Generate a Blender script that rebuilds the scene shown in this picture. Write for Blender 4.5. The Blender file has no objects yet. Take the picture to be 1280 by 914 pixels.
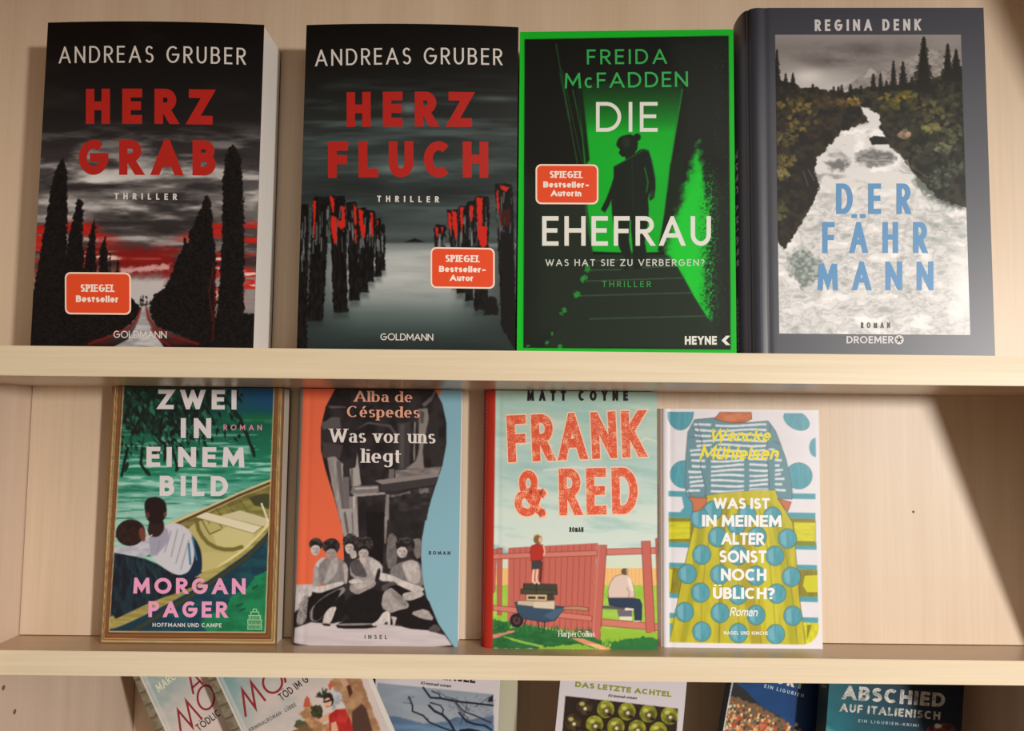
import bpy, math, random
import numpy as np
from mathutils import Matrix, Vector
R = math.radians
# ------------------------------------------------------------------ camera, light, exposure
# The bookcase is a sloped display case: its shelves are pitched back by TILT. Everything on it is
# laid out in the shelf frame (X right, Y into the shelf, Z square to the boards) and set in the world by M.
TILT = R(30.6)
EYE = 1.55
M = Matrix.Translation((0, 0, EYE)) @ Matrix.Rotation(-TILT, 4, 'X')
FPX, PITCH, ROLL = 960.0, R(4.0), R(0.60)
scene = bpy.context.scene
cam_d = bpy.data.cameras.new('camera'); cam = bpy.data.objects.new('camera', cam_d)
scene.collection.objects.link(cam); scene.camera = cam
cam_d.sensor_width = 36.0; cam_d.lens = 36.0*FPX/1280.0; cam_d.clip_start = 0.02
Fv = Vector((0, math.cos(PITCH), math.sin(PITCH))); Uv = Vector((0, -math.sin(PITCH), math.cos(PITCH))); Rv = Vector((1, 0, 0))
Rc = Rv*math.cos(ROLL) + Uv*math.sin(ROLL); Uc = -Rv*math.sin(ROLL) + Uv*math.cos(ROLL)
cam.matrix_world = M @ Matrix(((Rc.x, Uc.x, -Fv.x, 0), (Rc.y, Uc.y, -Fv.y, 0), (Rc.z, Uc.z, -Fv.z, 0), (0, 0, 0, 1)))
world = bpy.data.worlds.new('shop_light'); scene.world = world; world.use_nodes = True
world.node_tree.nodes['Background'].inputs[0].default_value = (1.0, 0.74, 0.54, 1)
world.node_tree.nodes['Background'].inputs[1].default_value = 0.30
def lamp(kind, name, loc, aim, power, col, **kw):
    d = bpy.data.lights.new(name, kind); o = bpy.data.objects.new(name, d); scene.collection.objects.link(o)
    d.energy = power; d.color = col
    for k, v in kw.items(): setattr(d, k, v)
    a = M @ Vector(loc); b = M @ Vector(aim)
    o.matrix_world = Matrix.Translation(a) @ (b-a).to_track_quat('-Z', 'Y').to_matrix().to_4x4()
    return o
lamp('SPOT', 'ceiling_spot', (1.90, -1.80, 0.10), (0.20, 0.62, -0.58), 358, (1.0, 0.965, 0.92), spot_size=R(50), spot_blend=1.0, shadow_soft_size=0.10)
lamp('AREA', 'fill_panel', (0.9, -1.5, 0.95), (0.15, 0.6, -0.15), 7, (1.0, 0.94, 0.86), shape='RECTANGLE', size=0.9, size_y=1.2)  # soft fill lamp, added to lift what the spot leaves dim
vs = scene.view_settings; vs.view_transform = 'Standard'; vs.look = 'None'; vs.gamma = 1.0; vs.exposure = 0.0; vs.use_curve_mapping = False
scene.cycles.max_bounces = 6
# ------------------------------------------------------------------ helpers
COL = scene.collection
ROOTS = []
def ray(u, v):
    dx, dy = (u-640.0)/FPX, -(v-457.0)/FPX
    return Rc*dx + Uc*dy + Fv
def onY(u, v, Y):
    d = ray(u, v); return d*(Y/d.y)
def s2l(c):
    c = np.asarray(c, dtype=np.float64)/255.0
    return np.where(c <= 0.04045, c/12.92, ((c+0.055)/1.055)**2.4)
def lin(c):
    r = s2l(c); return (float(r[0]), float(r[1]), float(r[2]), 1.0)
def nd(nt, t, **kw):
    n = nt.nodes.new(t)
    for k, v in kw.items(): setattr(n, k, v)
    return n
_m = {}
def base_mat(name, rough=0.5, spec=0.5):
    m = bpy.data.materials.new(name); m.use_nodes = True
    b = m.node_tree.nodes['Principled BSDF']; b.inputs['Roughness'].default_value = rough
    b.inputs['Specular IOR Level'].default_value = spec
    return m, m.node_tree, b
def ink(c, rough=0.42, spec=0.35, var=0.06, scale=900.0):
    """a printed or plain surface colour with faint procedural mottling"""
    key = (tuple(c), rough, spec, var, scale)
    if key in _m: return _m[key]
    m, nt, b = base_mat('ink_%02x%02x%02x' % tuple(int(x) for x in c), rough, spec)
    tc = nd(nt, 'ShaderNodeTexCoord'); n = nd(nt, 'ShaderNodeTexNoise'); n.inputs['Scale'].default_value = scale
    n.inputs['Detail'].default_value = 2
    mr = nd(nt, 'ShaderNodeMapRange'); mr.inputs['To Min'].default_value = 1-var; mr.inputs['To Max'].default_value = 1+var
    mx = nd(nt, 'ShaderNodeMix', data_type='RGBA', blend_type='MULTIPLY'); mx.inputs[0].default_value = 1
    mx.inputs[6].default_value = lin(c)
    nt.links.new(tc.outputs['Object'], n.inputs['Vector']); nt.links.new(n.outputs[0], mr.inputs[0])
    nt.links.new(mr.outputs[0], mx.inputs[7]); nt.links.new(mx.outputs[2], b.inputs['Base Color'])
    _m[key] = m; return m
def worn_ink(c, c2, scale=900.0, amt=0.56):
    m, nt, b = base_mat('worn_ink', 0.5, 0.3)
    tc = nd(nt, 'ShaderNodeTexCoord'); n = nd(nt, 'ShaderNodeTexNoise'); n.inputs['Scale'].default_value = scale; n.inputs['Detail'].default_value = 3
    n2 = nd(nt, 'ShaderNodeTexNoise'); n2.inputs['Scale'].default_value = scale*0.11
    ad = nd(nt, 'ShaderNodeMath', operation='MULTIPLY_ADD'); ad.inputs[1].default_value = 0.55
    cr = nd(nt, 'ShaderNodeMapRange'); cr.inputs['From Min'].default_value = amt+0.25; cr.inputs['From Max'].default_value = amt+0.31
    mx = nd(nt, 'ShaderNodeMix', data_type='RGBA'); mx.inputs[6].default_value = lin(c); mx.inputs[7].default_value = lin(c2)
    nt.links.new(tc.outputs['Object'], n.inputs['Vector']); nt.links.new(tc.outputs['Object'], n2.inputs['Vector'])
    nt.links.new(n2.outputs[0], ad.inputs[0]); nt.links.new(n.outputs[0], ad.inputs[2]); nt.links.new(ad.outputs[0], cr.inputs[0])
    nt.links.new(cr.outputs[0], mx.inputs[0]); nt.links.new(mx.outputs[2], b.inputs['Base Color'])
    return m
def print_mat(name, rough=0.42, spec=0.35):
    m, nt, b = base_mat(name, rough, spec)
    a = nd(nt, 'ShaderNodeVertexColor', layer_name='print')
    tc = nd(nt, 'ShaderNodeTexCoord'); n = nd(nt, 'ShaderNodeTexNoise'); n.inputs['Scale'].default_value = 1400
    mr = nd(nt, 'ShaderNodeMapRange'); mr.inputs['To Min'].default_value = 0.95; mr.inputs['To Max'].default_value = 1.05
    mx = nd(nt, 'ShaderNodeMix', data_type='RGBA', blend_type='MULTIPLY'); mx.inputs[0].default_value = 1
    nt.links.new(tc.outputs['Object'], n.inputs['Vector']); nt.links.new(n.outputs[0], mr.inputs[0])
    nt.links.new(a.outputs[0], mx.inputs[6]); nt.links.new(mr.outputs[0], mx.inputs[7]); nt.links.new(mx.outputs[2], b.inputs['Base Color'])
    return m
PRINT = print_mat('printed_cover', 0.40, 0.22)
PRINT_GLOSS = print_mat('glossy_printed_cover', 0.30, 0.35)
PRINT_MATT = print_mat('matt_printed_cover', 0.55, 0.35)
def wood(name, c1, c2, axis, rough=0.42, scale=1.0, streak=1.0):
    """pale maple laminate, grain along `axis`"""
    m, nt, b = base_mat(name, rough, 0.4)
    tc = nd(nt, 'ShaderNodeTexCoord')
    mp = nd(nt, 'ShaderNodeMapping'); s = [38.0*scale]*3; s[axis] = 1.3*scale; mp.inputs['Scale'].default_value = s
    n = nd(nt, 'ShaderNodeTexNoise'); n.inputs['Scale'].default_value = 1.0; n.inputs['Detail'].default_value = 4; n.inputs['Roughness'].default_value = 0.6
    mp2 = nd(nt, 'ShaderNodeMapping'); s = [420.0*scale]*3; s[axis] = 9.0*scale; mp2.inputs['Scale'].default_value = s
    n2 = nd(nt, 'ShaderNodeTexNoise'); n2.inputs['Scale'].default_value = 1.0; n2.inputs['Detail'].default_value = 3
    mp3 = nd(nt, 'ShaderNodeMapping'); s = [9.0*scale]*3; s[axis] = 2.2*scale; mp3.inputs['Scale'].default_value = s
    n3 = nd(nt, 'ShaderNodeTexNoise'); n3.inputs['Scale'].default_value = 1.0; n3.inputs['Detail'].default_value = 2
    for a in (mp, mp2, mp3): nt.links.new(tc.outputs['Object'], a.inputs[0])
    nt.links.new(mp.outputs[0], n.inputs['Vector']); nt.links.new(mp2.outputs[0], n2.inputs['Vector']); nt.links.new(mp3.outputs[0], n3.inputs['Vector'])
    m1 = nd(nt, 'ShaderNodeMath', operation='MULTIPLY_ADD'); m1.inputs[1].default_value = 0.45*streak; nt.links.new(n2.outputs[0], m1.inputs[0]); nt.links.new(n.outputs[0], m1.inputs[2])
    m2 = nd(nt, 'ShaderNodeMath', operation='MULTIPLY_ADD'); m2.inputs[1].default_value = 0.5; nt.links.new(n3.outputs[0], m2.inputs[0]); nt.links.new(m1.outputs[0], m2.inputs[2])
    mr = nd(nt, 'ShaderNodeMapRange'); mr.inputs['From Min'].default_value = 0.65; mr.inputs['From Max'].default_value = 1.3
    nt.links.new(m2.outputs[0], mr.inputs[0])
    mx = nd(nt, 'ShaderNodeMix', data_type='RGBA'); mx.inputs[6].default_value = lin(c1); mx.inputs[7].default_value = lin(c2)
    nt.links.new(mr.outputs[0], mx.inputs[0]); nt.links.new(mx.outputs[2], b.inputs['Base Color'])
    bp = nd(nt, 'ShaderNodeBump'); bp.inputs['Strength'].default_value = 0.12; bp.inputs['Distance'].default_value = 0.0004
    nt.links.new(n2.outputs[0], bp.inputs['Height']); nt.links.new(bp.outputs[0], b.inputs['Normal'])
    return m
def pages_mat(axis=1, c=(246, 240, 232)):
    m, nt, b = base_mat('page_edges', 0.8, 0.15)
    tc = nd(nt, 'ShaderNodeTexCoord'); mp = nd(nt, 'ShaderNodeMapping'); s = [4.0]*3; s[axis] = 1900.0; mp.inputs['Scale'].default_value = s
    n = nd(nt, 'ShaderNodeTexNoise'); n.inputs['Scale'].default_value = 1.0; n.inputs['Detail'].default_value = 3
    mx = nd(nt, 'ShaderNodeMix', data_type='RGBA'); mx.inputs[6].default_value = lin([x*0.92 for x in c]); mx.inputs[7].default_value = lin(c)
    nt.links.new(tc.outputs['Object'], mp.inputs[0]); nt.links.new(mp.outputs[0], n.inputs['Vector'])
    nt.links.new(n.outputs[0], mx.inputs[0]); nt.links.new(mx.outputs[2], b.inputs['Base Color'])
    bp = nd(nt, 'ShaderNodeBump'); bp.inputs['Strength'].default_value = 0.5; bp.inputs['Distance'].default_value = 0.0003
    nt.links.new(n.outputs[0], bp.inputs['Height']); nt.links.new(bp.outputs[0], b.inputs['Normal'])
    return m
PAGES = pages_mat()
def mesh_obj(name, verts, faces, mat, parent=None, smooth=False, loc=None):
    me = bpy.data.meshes.new(name); me.from_pydata([tuple(v) for v in verts], [], faces)
    if smooth: me.shade_smooth()
    me.materials.append(mat); o = bpy.data.objects.new(name, me); COL.objects.link(o)
    if parent is not None: o.parent = parent
    if loc is not None: o.location = loc
    return o
def box_vf(x0, x1, y0, y1, z0, z1, bev=0.0):
    import bmesh
    bm = bmesh.new(); bmesh.ops.create_cube(bm, size=1.0)
    for v in bm.verts: v.co = Vector(((x0+x1)/2 + v.co.x*(x1-x0), (y0+y1)/2 + v.co.y*(y1-y0), (z0+z1)/2 + v.co.z*(z1-z0)))
    if bev: bmesh.ops.bevel(bm, geom=bm.edges[:], offset=bev, segments=2, affect='EDGES')
    V = [v.co.copy() for v in bm.verts]; bm.verts.index_update(); F = [[v.index for v in f.verts] for f in bm.faces]; bm.free()
    return V, F
def box(name, x0, x1, y0, y1, z0, z1, mat, parent=None, bev=0.0, label=None):
    V, F = box_vf(x0, x1, y0, y1, z0, z1, bev); o = mesh_obj(name, V, F, mat, parent)
    if label: o['label'] = label
    return o
def empty(name, mw, label, cat, group=None):
    o = bpy.data.objects.new(name, None); o.empty_display_size = 0.02; COL.objects.link(o)
    o.matrix_world = M @ mw; o['label'] = label; o['category'] = cat
    if group: o['group'] = group
    return o
# ------------------------------------------------------------------ the room, out of the frame
def plane_struct(name, V, m):
    o = mesh_obj(name, V, [(0, 1, 2, 3)], m); o['kind'] = 'structure'; return o
plane_struct('floor', [(-4, -4, 0), (4, -4, 0), (4, 0.74, 0), (-4, 0.74, 0)], ink((112, 92, 76), 0.8, 0.2, 0.2, 60.0))
plane_struct('wall_back', [(-4, 0.74, 0), (4, 0.74, 0), (4, 0.74, 3.0), (-4, 0.74, 3.0)], ink((214, 206, 194), 0.8, 0.2, 0.04, 40.0))
# ------------------------------------------------------------------ the bookcase
Y1, Z1, DY, DZ = 0.4952, 0.0440, 0.1386, 0.2342      # front top edge of shelf 1; step to the next shelf down
LEDGE, BT = 0.043, 0.019
def SY(n): return Y1 + DY*(n-1) - (0.0326 if n < 1 else 0) + (0.0163 if n > 2 else 0)   # the top compartment is two pin holes taller
def SZ(n): return Z1 - DZ*(n-1) + (0.0551 if n < 1 else 0) - (0.0275 if n > 2 else 0)
XL, XR = -0.423, 0.487
WP = wood('maple_back_grain', (219, 199, 175), (202, 178, 150), 2)
WS = wood('maple_side_grain', (218, 196, 176), (198, 172, 150), 2, streak=0.5)
WE = wood('maple_edge_band', (236, 223, 196), (212, 193, 160), 0, rough=0.5, scale=1.0, streak=1.2)
WB = wood('maple_board_face', (208, 184, 156), (192, 164, 134), 0, rough=0.28)
GAP_DARK = ink((70, 48, 34), 0.9, 0.1)  # dark tone for the unseen board behind the panel gaps
root = empty('bookcase', Matrix(), 'pale maple display bookcase with sloped shelves holding every book', 'bookcase')
def side(name, x0, x1):
    # a vertical plank in the world: its front edge follows the line through the shelf fronts
    pts = []
    d = Vector((0, DY, -DZ)).normalized(); nrm = Vector((0, -DZ, -DY)).normalized()   # nrm: out of the case front
    a = Vector((0, SY(1), SZ(1))) + nrm*0.022
    top = a - d*0.62; bot = a + d*(M @ a).z
    V = []
    for x in (x0, x1):
        for p, q in ((top, 0), (bot, 0), (bot, 1), (top, 1)):
            w = p - nrm*(0.30*q); V.append((x, w.y, w.z))
    return mesh_obj(name, V, [(0, 1, 2, 3), (7, 6, 5, 4), (0, 4, 5, 1), (1, 5, 6, 2), (2, 6, 7, 3), (3, 7, 4, 0)], WS, root)
sL = side('side_panel', XL-0.019, XL); sR = side('side_panel', XR, XR+0.019)
for n in range(-1, 6):
    y0, z1 = SY(n), SZ(n)
    depth = SY(n+1)-y0 + LEDGE + 0.012 + (0.060 if n in (2, 3) else 0)
    box('shelf_board', XL, XR, y0+0.0008, y0+depth, z1-BT, z1, WB, root, 0.0)
    e = box('edge_band', XL, XR, y0-0.0004, y0+0.0012, z1-BT-0.0002, z1+0.0002, WE, root, 0.0004)
    if n < 5:
        yb = SY(n+1)+LEDGE + (0.060 if n == 2 else 0)
        box('back_panel', XL+0.0009, XR-0.0009, yb, yb+0.006, SZ(n+1)+0.0006, z1-BT, WP, root)
        box('gap_light_stop', XL, XR, yb+0.006, yb+0.010, SZ(n+1), z1-BT, GAP_DARK, root)  # unseen board, added to stop light leaking in and keep the gaps dark
PEG = ink((120, 92, 66), 0.8, 0.1)
def hole(u, v):
    d = ray(u, v); p = d*(XL/d.x)
    V, F = [], []
    for k, (r, dx) in enumerate(((0.0021, 0.0003), (0.0016, 0.0005), (0.0013, 0.0001))):
        for i in range(12):
            a = i*math.tau/12; V.append((XL+dx, p.y+r*math.cos(a), p.z+r*math.sin(a)))
    for k in range(2):
        for i in range(12):
            j = (i+1) % 12; F.append((k*12+i, k*12+j, k*12+12+j, k*12+12+i))
    F.append([24+i for i in range(12)])
    mesh_obj('peg_hole', V, F, PEG, sL)
hole(4, 860); hole(18, 890)
SCR = ink((120, 98, 80), 0.4, 0.5)
pp = onY(1142, 640, SY(2)+LEDGE-0.0003)
V, F = [(pp.x, pp.y-0.0003, pp.z)], []
for i in range(10): V.append((pp.x+0.0011*math.cos(i*math.tau/10), pp.y+0.0002, pp.z+0.0011*math.sin(i*math.tau/10)))
for i in range(10): F.append((0, 1+(i+1) % 10, 1+i))
mesh_obj('panel_pin', V, F, SCR, root)
# ------------------------------------------------------------------ lettering: a small stroke font
def arc(cx, cy, rx, ry, a0, a1, n=12):
    return [(cx+rx*math.cos(R(a0+(a1-a0)*i/n)), cy+ry*math.sin(R(a0+(a1-a0)*i/n))) for i in range(n+1)]
G = {
 'A': (.86, [[(0,0),(.5,1),(1,0)], [(.19,.32),(.81,.32)]]),
 'B': (.60, [[(0,0),(0,1)], [(0,1),(.5,1)]+arc(.5,.765,.42,.235,90,-90)+[(0,.53)], [(0,.53),(.52,.53)]+arc(.52,.265,.48,.265,90,-90)+[(0,0)]]),
 'C': (.82, [arc(.53,.5,.53,.5,48,312,26)]),
 'D': (.76, [[(0,0),(0,1)], [(0,1),(.38,1)]+arc(.38,.5,.62,.5,90,-90,20)+[(0,0)]]),
 'E': (.50, [[(1,1),(0,1),(0,0),(1,0)], [(0,.52),(.9,.52)]]),
 'F': (.48, [[(1,1),(0,1),(0,0)], [(0,.5),(.9,.5)]]),
 'G': (.90, [arc(.5,.5,.5,.5,50,360,28), [(1,.5),(.52,.5)]]),
 'H': (.70, [[(0,0),(0,1)], [(1,0),(1,1)], [(0,.52),(1,.52)]]),
 'I': (0, [[(.5,0),(.5,1)]]),
 'J': (.35, [[(1,1),(1,.3)]+arc(.5,.3,.5,.3,0,-150)]),
 'K': (.64, [[(0,0),(0,1)], [(1,1),(0.02,.4)], [(.3,.58),(1,0)]]),
 'L': (.46, [[(0,1),(0,0),(1,0)]]),
 'M': (.96, [[(0,0),(.06,1),(.5,.22),(.94,1),(1,0)]]),
 'N': (.74, [[(0,0),(0,1),(1,0),(1,1)]]),
 'O': (1.0, [arc(.5,.5,.5,.5,0,360,36)]),
 'P': (.56, [[(0,0),(0,1)], [(0,1),(.5,1)]+arc(.5,.74,.5,.26,90,-90)+[(0,.48)]]),
 'R': (.58, [[(0,0),(0,1)], [(0,1),(.5,1)]+arc(.5,.74,.5,.26,90,-90)+[(0,.48)], [(.42,.48),(1,0)]]),
 'S': (.54, [arc(.5,.76,.44,.24,28,270,18)+arc(.5,.26,.5,.26,90,-152,18)[1:]]),
 'T': (.60, [[(0,1),(1,1)], [(.5,1),(.5,0)]]),
 'U': (.66, [[(0,1),(0,.36)]+arc(.5,.36,.5,.36,180,360,18)+[(1,1)]]),
 'V': (.78, [[(0,1),(.5,0),(1,1)]]),
 'W': (1.2, [[(0,1),(.25,0),(.5,.9),(.75,0),(1,1)]]),
 'X': (.7, [[(0,1),(1,0)], [(0,0),(1,1)]]),
 'Y': (.7, [[(0,1),(.5,.48),(1,1)], [(.5,.48),(.5,0)]]),
 'Z': (.66, [[(0,1),(1,1),(0,0),(1,0)]]),
 '?': (.45, [arc(.45,.76,.5,.24,165,-60,16)+[(.45,.42),(.45,.28)], [(.45,.0),(.45,.1)]]),
 '-': (.3, [[(0,.34),(1,.34)]]), '.': (0, [[(.5,0),(.5,.1)]]), '·': (0, [[(.5,.45),(.5,.55)]]),
 '<': (.3, [[(1,1),(0,.5),(1,0)]]),
 '&': (.84, [arc(.42,.76,.25,.24,-50,230,22)+[(.74,.12),(1,-.02)], arc(.42,.76,.25,.24,-50,-50,1)[:1]+[(.18,.46)]+arc(.37,.26,.37,.26,140,300,16)+[(.72,.22),(.86,.5)], [(.70,.5),(1.02,.5)]]),
 'a': (.42, [arc(.46,.44,.5,.22,150,0,12)+[(.96,0)], [(.96,.40),(.5,.40)]+arc(.42,.2,.42,.2,90,270,14)+[(.62,0),(.96,.14)]]),
 'b': (.50, [[(0,0),(0,1)], arc(.48,.33,.52,.33,0,360,26)]),
 'c': (.44, [arc(.52,.33,.52,.33,46,314,20)]),
 'd': (.50, [[(1,0),(1,1)], arc(.52,.33,.52,.33,0,360,26)]),
 'e': (.48, [[(.02,.34),(1,.34)]+arc(.5,.33,.5,.33,4,312,22)]),
 'f': (.3, [[(.38,0),(.38,.78)]+arc(.78,.78,.4,.22,180,70,8), [(0,.64),(.9,.64)]]),
 'g': (.48, [arc(.5,.37,.5,.29,0,360,24), [(1,.66),(1,-.1)]+arc(.5,-.1,.5,.22,0,-150,12)]),
 'h': (.46, [[(0,0),(0,1)], [(0,.4)]+arc(.5,.36,.5,.3,180,0,14)+[(1,0)]]),
 'i': (0, [[(.5,0),(.5,.66)], [(.5,.86),(.5,.97)]]),
 'k': (.44, [[(0,0),(0,1)], [(.95,.66),(0.02,.26)], [(.34,.4),(1,0)]]),
 'l': (0, [[(.5,0),(.5,1)]]),
 'm': (.76, [[(0,0),(0,.66)], [(0,.42)]+arc(.25,.42,.25,.24,180,0,10)+[(.5,0)], [(.5,.42)]+arc(.75,.42,.25,.24,180,0,10)+[(1,0)]]),
 'n': (.44, [[(0,0),(0,.66)], [(0,.4)]+arc(.5,.38,.5,.28,180,0,14)+[(1,0)]]),
 'o': (.52, [arc(.5,.33,.5,.33,0,360,28)]),
 'p': (.50, [[(0,-.3),(0,.66)], arc(.48,.33,.52,.33,0,360,26)]),
 'r': (.30, [[(0,0),(0,.66)], [(0,.36)]+arc(.8,.36,.8,.3,180,75,8)]),
 's': (.38, [arc(.5,.5,.44,.17,30,270,12)+arc(.5,.17,.5,.17,90,-150,12)[1:]]),
 't': (.28, [[(.35,.92),(.35,.16)]+arc(.75,.16,.4,.16,180,290,8), [(0,.64),(.95,.64)]]),
 'u': (.44, [[(0,.66),(0,.26)]+arc(.5,.26,.5,.26,180,360,14), [(1,.66),(1,0)]]),
 'v': (.48, [[(0,.66),(.5,0),(1,.66)]]),
 'w': (.72, [[(0,.66),(.25,0),(.5,.6),(.75,0),(1,.66)]]),
}
G['Ä'] = (G['A'][0], G['A'][1]+[[(.16,1.12),(.16,1.25)], [(.84,1.12),(.84,1.25)]])
G['Ü'] = (G['U'][0], G['U'][1]+[[(.14,1.12),(.14,1.25)], [(.86,1.12),(.86,1.25)]])
G['Ö'] = (G['O'][0], G['O'][1]+[[(.28,1.14),(.28,1.26)], [(.72,1.14),(.72,1.26)]])
G['ü'] = (G['u'][0], G['u'][1]+[[(.15,.84),(.15,.95)], [(.85,.84),(.85,.95)]])
G['é'] = (G['e'][0], G['e'][1]+[[(.35,.8),(.75,1.0)]])
G['É'] = (G['E'][0], G['E'][1]+[[(.35,1.12),(.75,1.3)]])
SERIFS = {'A': [(0,0),(1,0)], 'W': [(0,1),(1,1),(.5,1)], 'l': [(.5,0),(.5,1,-1)], 'i': [(.5,0),(.5,.66,-1)], 'b': [(0,1,-1)], 'd': [(1,1,-1),(1,0,1)],
          'n': [(0,0),(1,0),(0,.66,-1)], 'u': [(0,.66,-1),(1,.66,-1),(1,0,1)], 'r': [(0,0),(0,.66,-1)], 'p': [(0,-.3),(0,.66,-1)], 'v': [(0,.66),(1,.66)], 'a': [(.96,0,1)],
          'C': [], 'H': [(0,0),(0,1),(1,0),(1,1)], 'R': [(0,0),(1,0),(0,1)], 'P': [(0,0),(0,1)], 'I': [(.5,0),(.5,1)], 'E': [(0,0),(0,1)], 'S': [], 'G': [], 'L': [(0,0),(0,1)], 'K': [(0,0),(0,1),(1,0),(1,1)], 'm': [(0,0),(.5,0),(1,0),(0,.66,-1)]}
class Pl(list):
    k = 0
def clip_y(poly, y0, y1):
    for sgn, lim in ((1, y0), (-1, -y1)):
        out = []
        for i in range(len(poly)):
            a, b = poly[i], poly[(i+1) % len(poly)]
            fa, fb = sgn*a[1]-lim, sgn*b[1]-lim
            if fa >= 0: out.append(a)
            if fa*fb < 0:
                t = fa/(fa-fb); out.append((a[0]+(b[0]-a[0])*t, a[1]+(b[1]-a[1])*t))
        poly = out
        if len(poly) < 3: return []
    return poly
def stroke_polys(pts, th, closed=False, ext0=0, ext1=0, round_caps=False):
    """th(dx,dy)->thickness. returns convex polygons"""
    P = [np.array(p, float) for p in pts]
    Q = [P[0]]
    for p in P[1:]:
        if np.hypot(*(p-Q[-1])) > 1e-5: Q.append(p)
    P = Q
    if len(P) < 2: return []
    closed = np.hypot(*(P[0]-P[-1])) < 1e-4 and len(P) > 3
    if not closed:
        d = P[1]-P[0]; P[0] = P[0]-d/np.hypot(*d)*ext0
        d = P[-1]-P[-2]; P[-1] = P[-1]+d/np.hypot(*d)*ext1
    seg = []
    for a, b in zip(P[:-1], P[1:]):
        d = (b-a)/np.hypot(*(b-a)); seg.append((d, np.array((-d[1], d[0])), th(abs(d[0]), abs(d[1]))/2))
    n = len(seg); Lo, Ro, out = [], [], []
    def join(s1, s2, p):
        n1, h1, n2, h2 = s1[1], s1[2], s2[1], s2[2]
        m = n1+n2; L = np.hypot(*m)
        if L < 0.35: return None
        m = m/L; c = max(m.dot(n1), 0.2); h = (h1+h2)/2
        return m*(h/c)
    st = [None]*n; en = [None]*n
    for i in range(n):
        st[i] = en[i] = None
    for i in range(n):
        if i > 0 or closed:
            st[i] = join(seg[i-1], seg[i], P[i])
        if i < n-1: en[i] = join(seg[i], seg[i+1], P[i+1])
        elif closed: en[i] = join(seg[i], seg[0], P[0])
    for i in range(n):
        d, nn, h = seg[i]
        a = st[i] if st[i] is not None else nn*h
        b = en[i] if en[i] is not None else nn*h
        p, q = P[i], P[i+1]
        out.append([tuple(p-a), tuple(q-b), tuple(q+b), tuple(p+a)])
    if round_caps:
        for p, s in ((P[0], seg[0]), (P[-1], seg[-1])):
            out.append([(p[0]+s[2]*math.cos(k*math.tau/10), p[1]+s[2]*math.sin(k*math.tau/10)) for k in range(10)])
    return out
def layout(s, t, wid=1.0, track=0.16, th_ratio=1.0, serif=False, space=0.42, rnd=False, shear=0.0, grow=0.0):
    """polygons of a line of text, cap height 1. t: stroke weight; th_ratio: thin/thick; grow: outline growth"""
    polys = []; x = 0.0; tt = t
    def th(ax, ay):
        f = ay**1.6; return tt*(th_ratio + (1-th_ratio)*f) + 2*grow
    tv = t; thn = t*th_ratio
    for ch in s:
        if ch == ' ': x += space; continue
        w0, strokes = G[ch]
        W = w0*wid + tv
        mx = lambda px: x + tv/2 + px*(W-tv)
        my = lambda py: thn/2 + py*(1-thn) if py <= 1 else 1 + (py-1)*1.0
        for st in strokes:
            if len(st) < 2: continue
            pts = [(mx(px), my(py)) for px, py in st]
            def ext(i, j):
                (ax, ay), (bx, by) = st[i], st[j]
                dx, dy = abs(ax-bx)*(W-tv), abs(ay-by)
                if rnd: return grow
                edge = ay in (0, 1, .66, -.3)
                if dx < 1e-4: return (thn/2 if edge else 0)+grow
                if dy < 1e-4: return tv*0.5+grow if len(st) <= 4 else 0+grow
                return t*1.2+grow if (edge and len(st) <= 5) else grow
            ys = [p[1] for p in st]; lo = my(min(ys))-thn/2-grow; hi = my(max(ys))+thn/2+grow
            for j, pl in enumerate(stroke_polys(pts, th, ext0=ext(0, 1), ext1=ext(-1, -2), round_caps=rnd)):
                if not rnd: pl = clip_y(pl, lo, hi)
                if pl:
                    pl = Pl(pl); pl.k = strokes.index(st)*2+(j % 2); polys.append(pl)
        if serif:
            for sf in SERIFS.get(ch, []):
                px, py = sf[0], sf[1]; X, Y = mx(px), my(py)
                l = tv*0.5+0.09; r_ = l
                if len(sf) > 2:
                    if sf[2] < 0: r_ = 0
                    else: l = 0
                sg = thn/2
                q = Pl([(X-l, Y-sg), (X+r_, Y-sg), (X+r_, Y+sg), (X-l, Y+sg)]); q.k = 7; polys.append(q)
        x += W + track
    width = x - track
    if shear:
        for p in polys: p[:] = [(a+b*shear, b) for a, b in p]
    return polys, width
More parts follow.
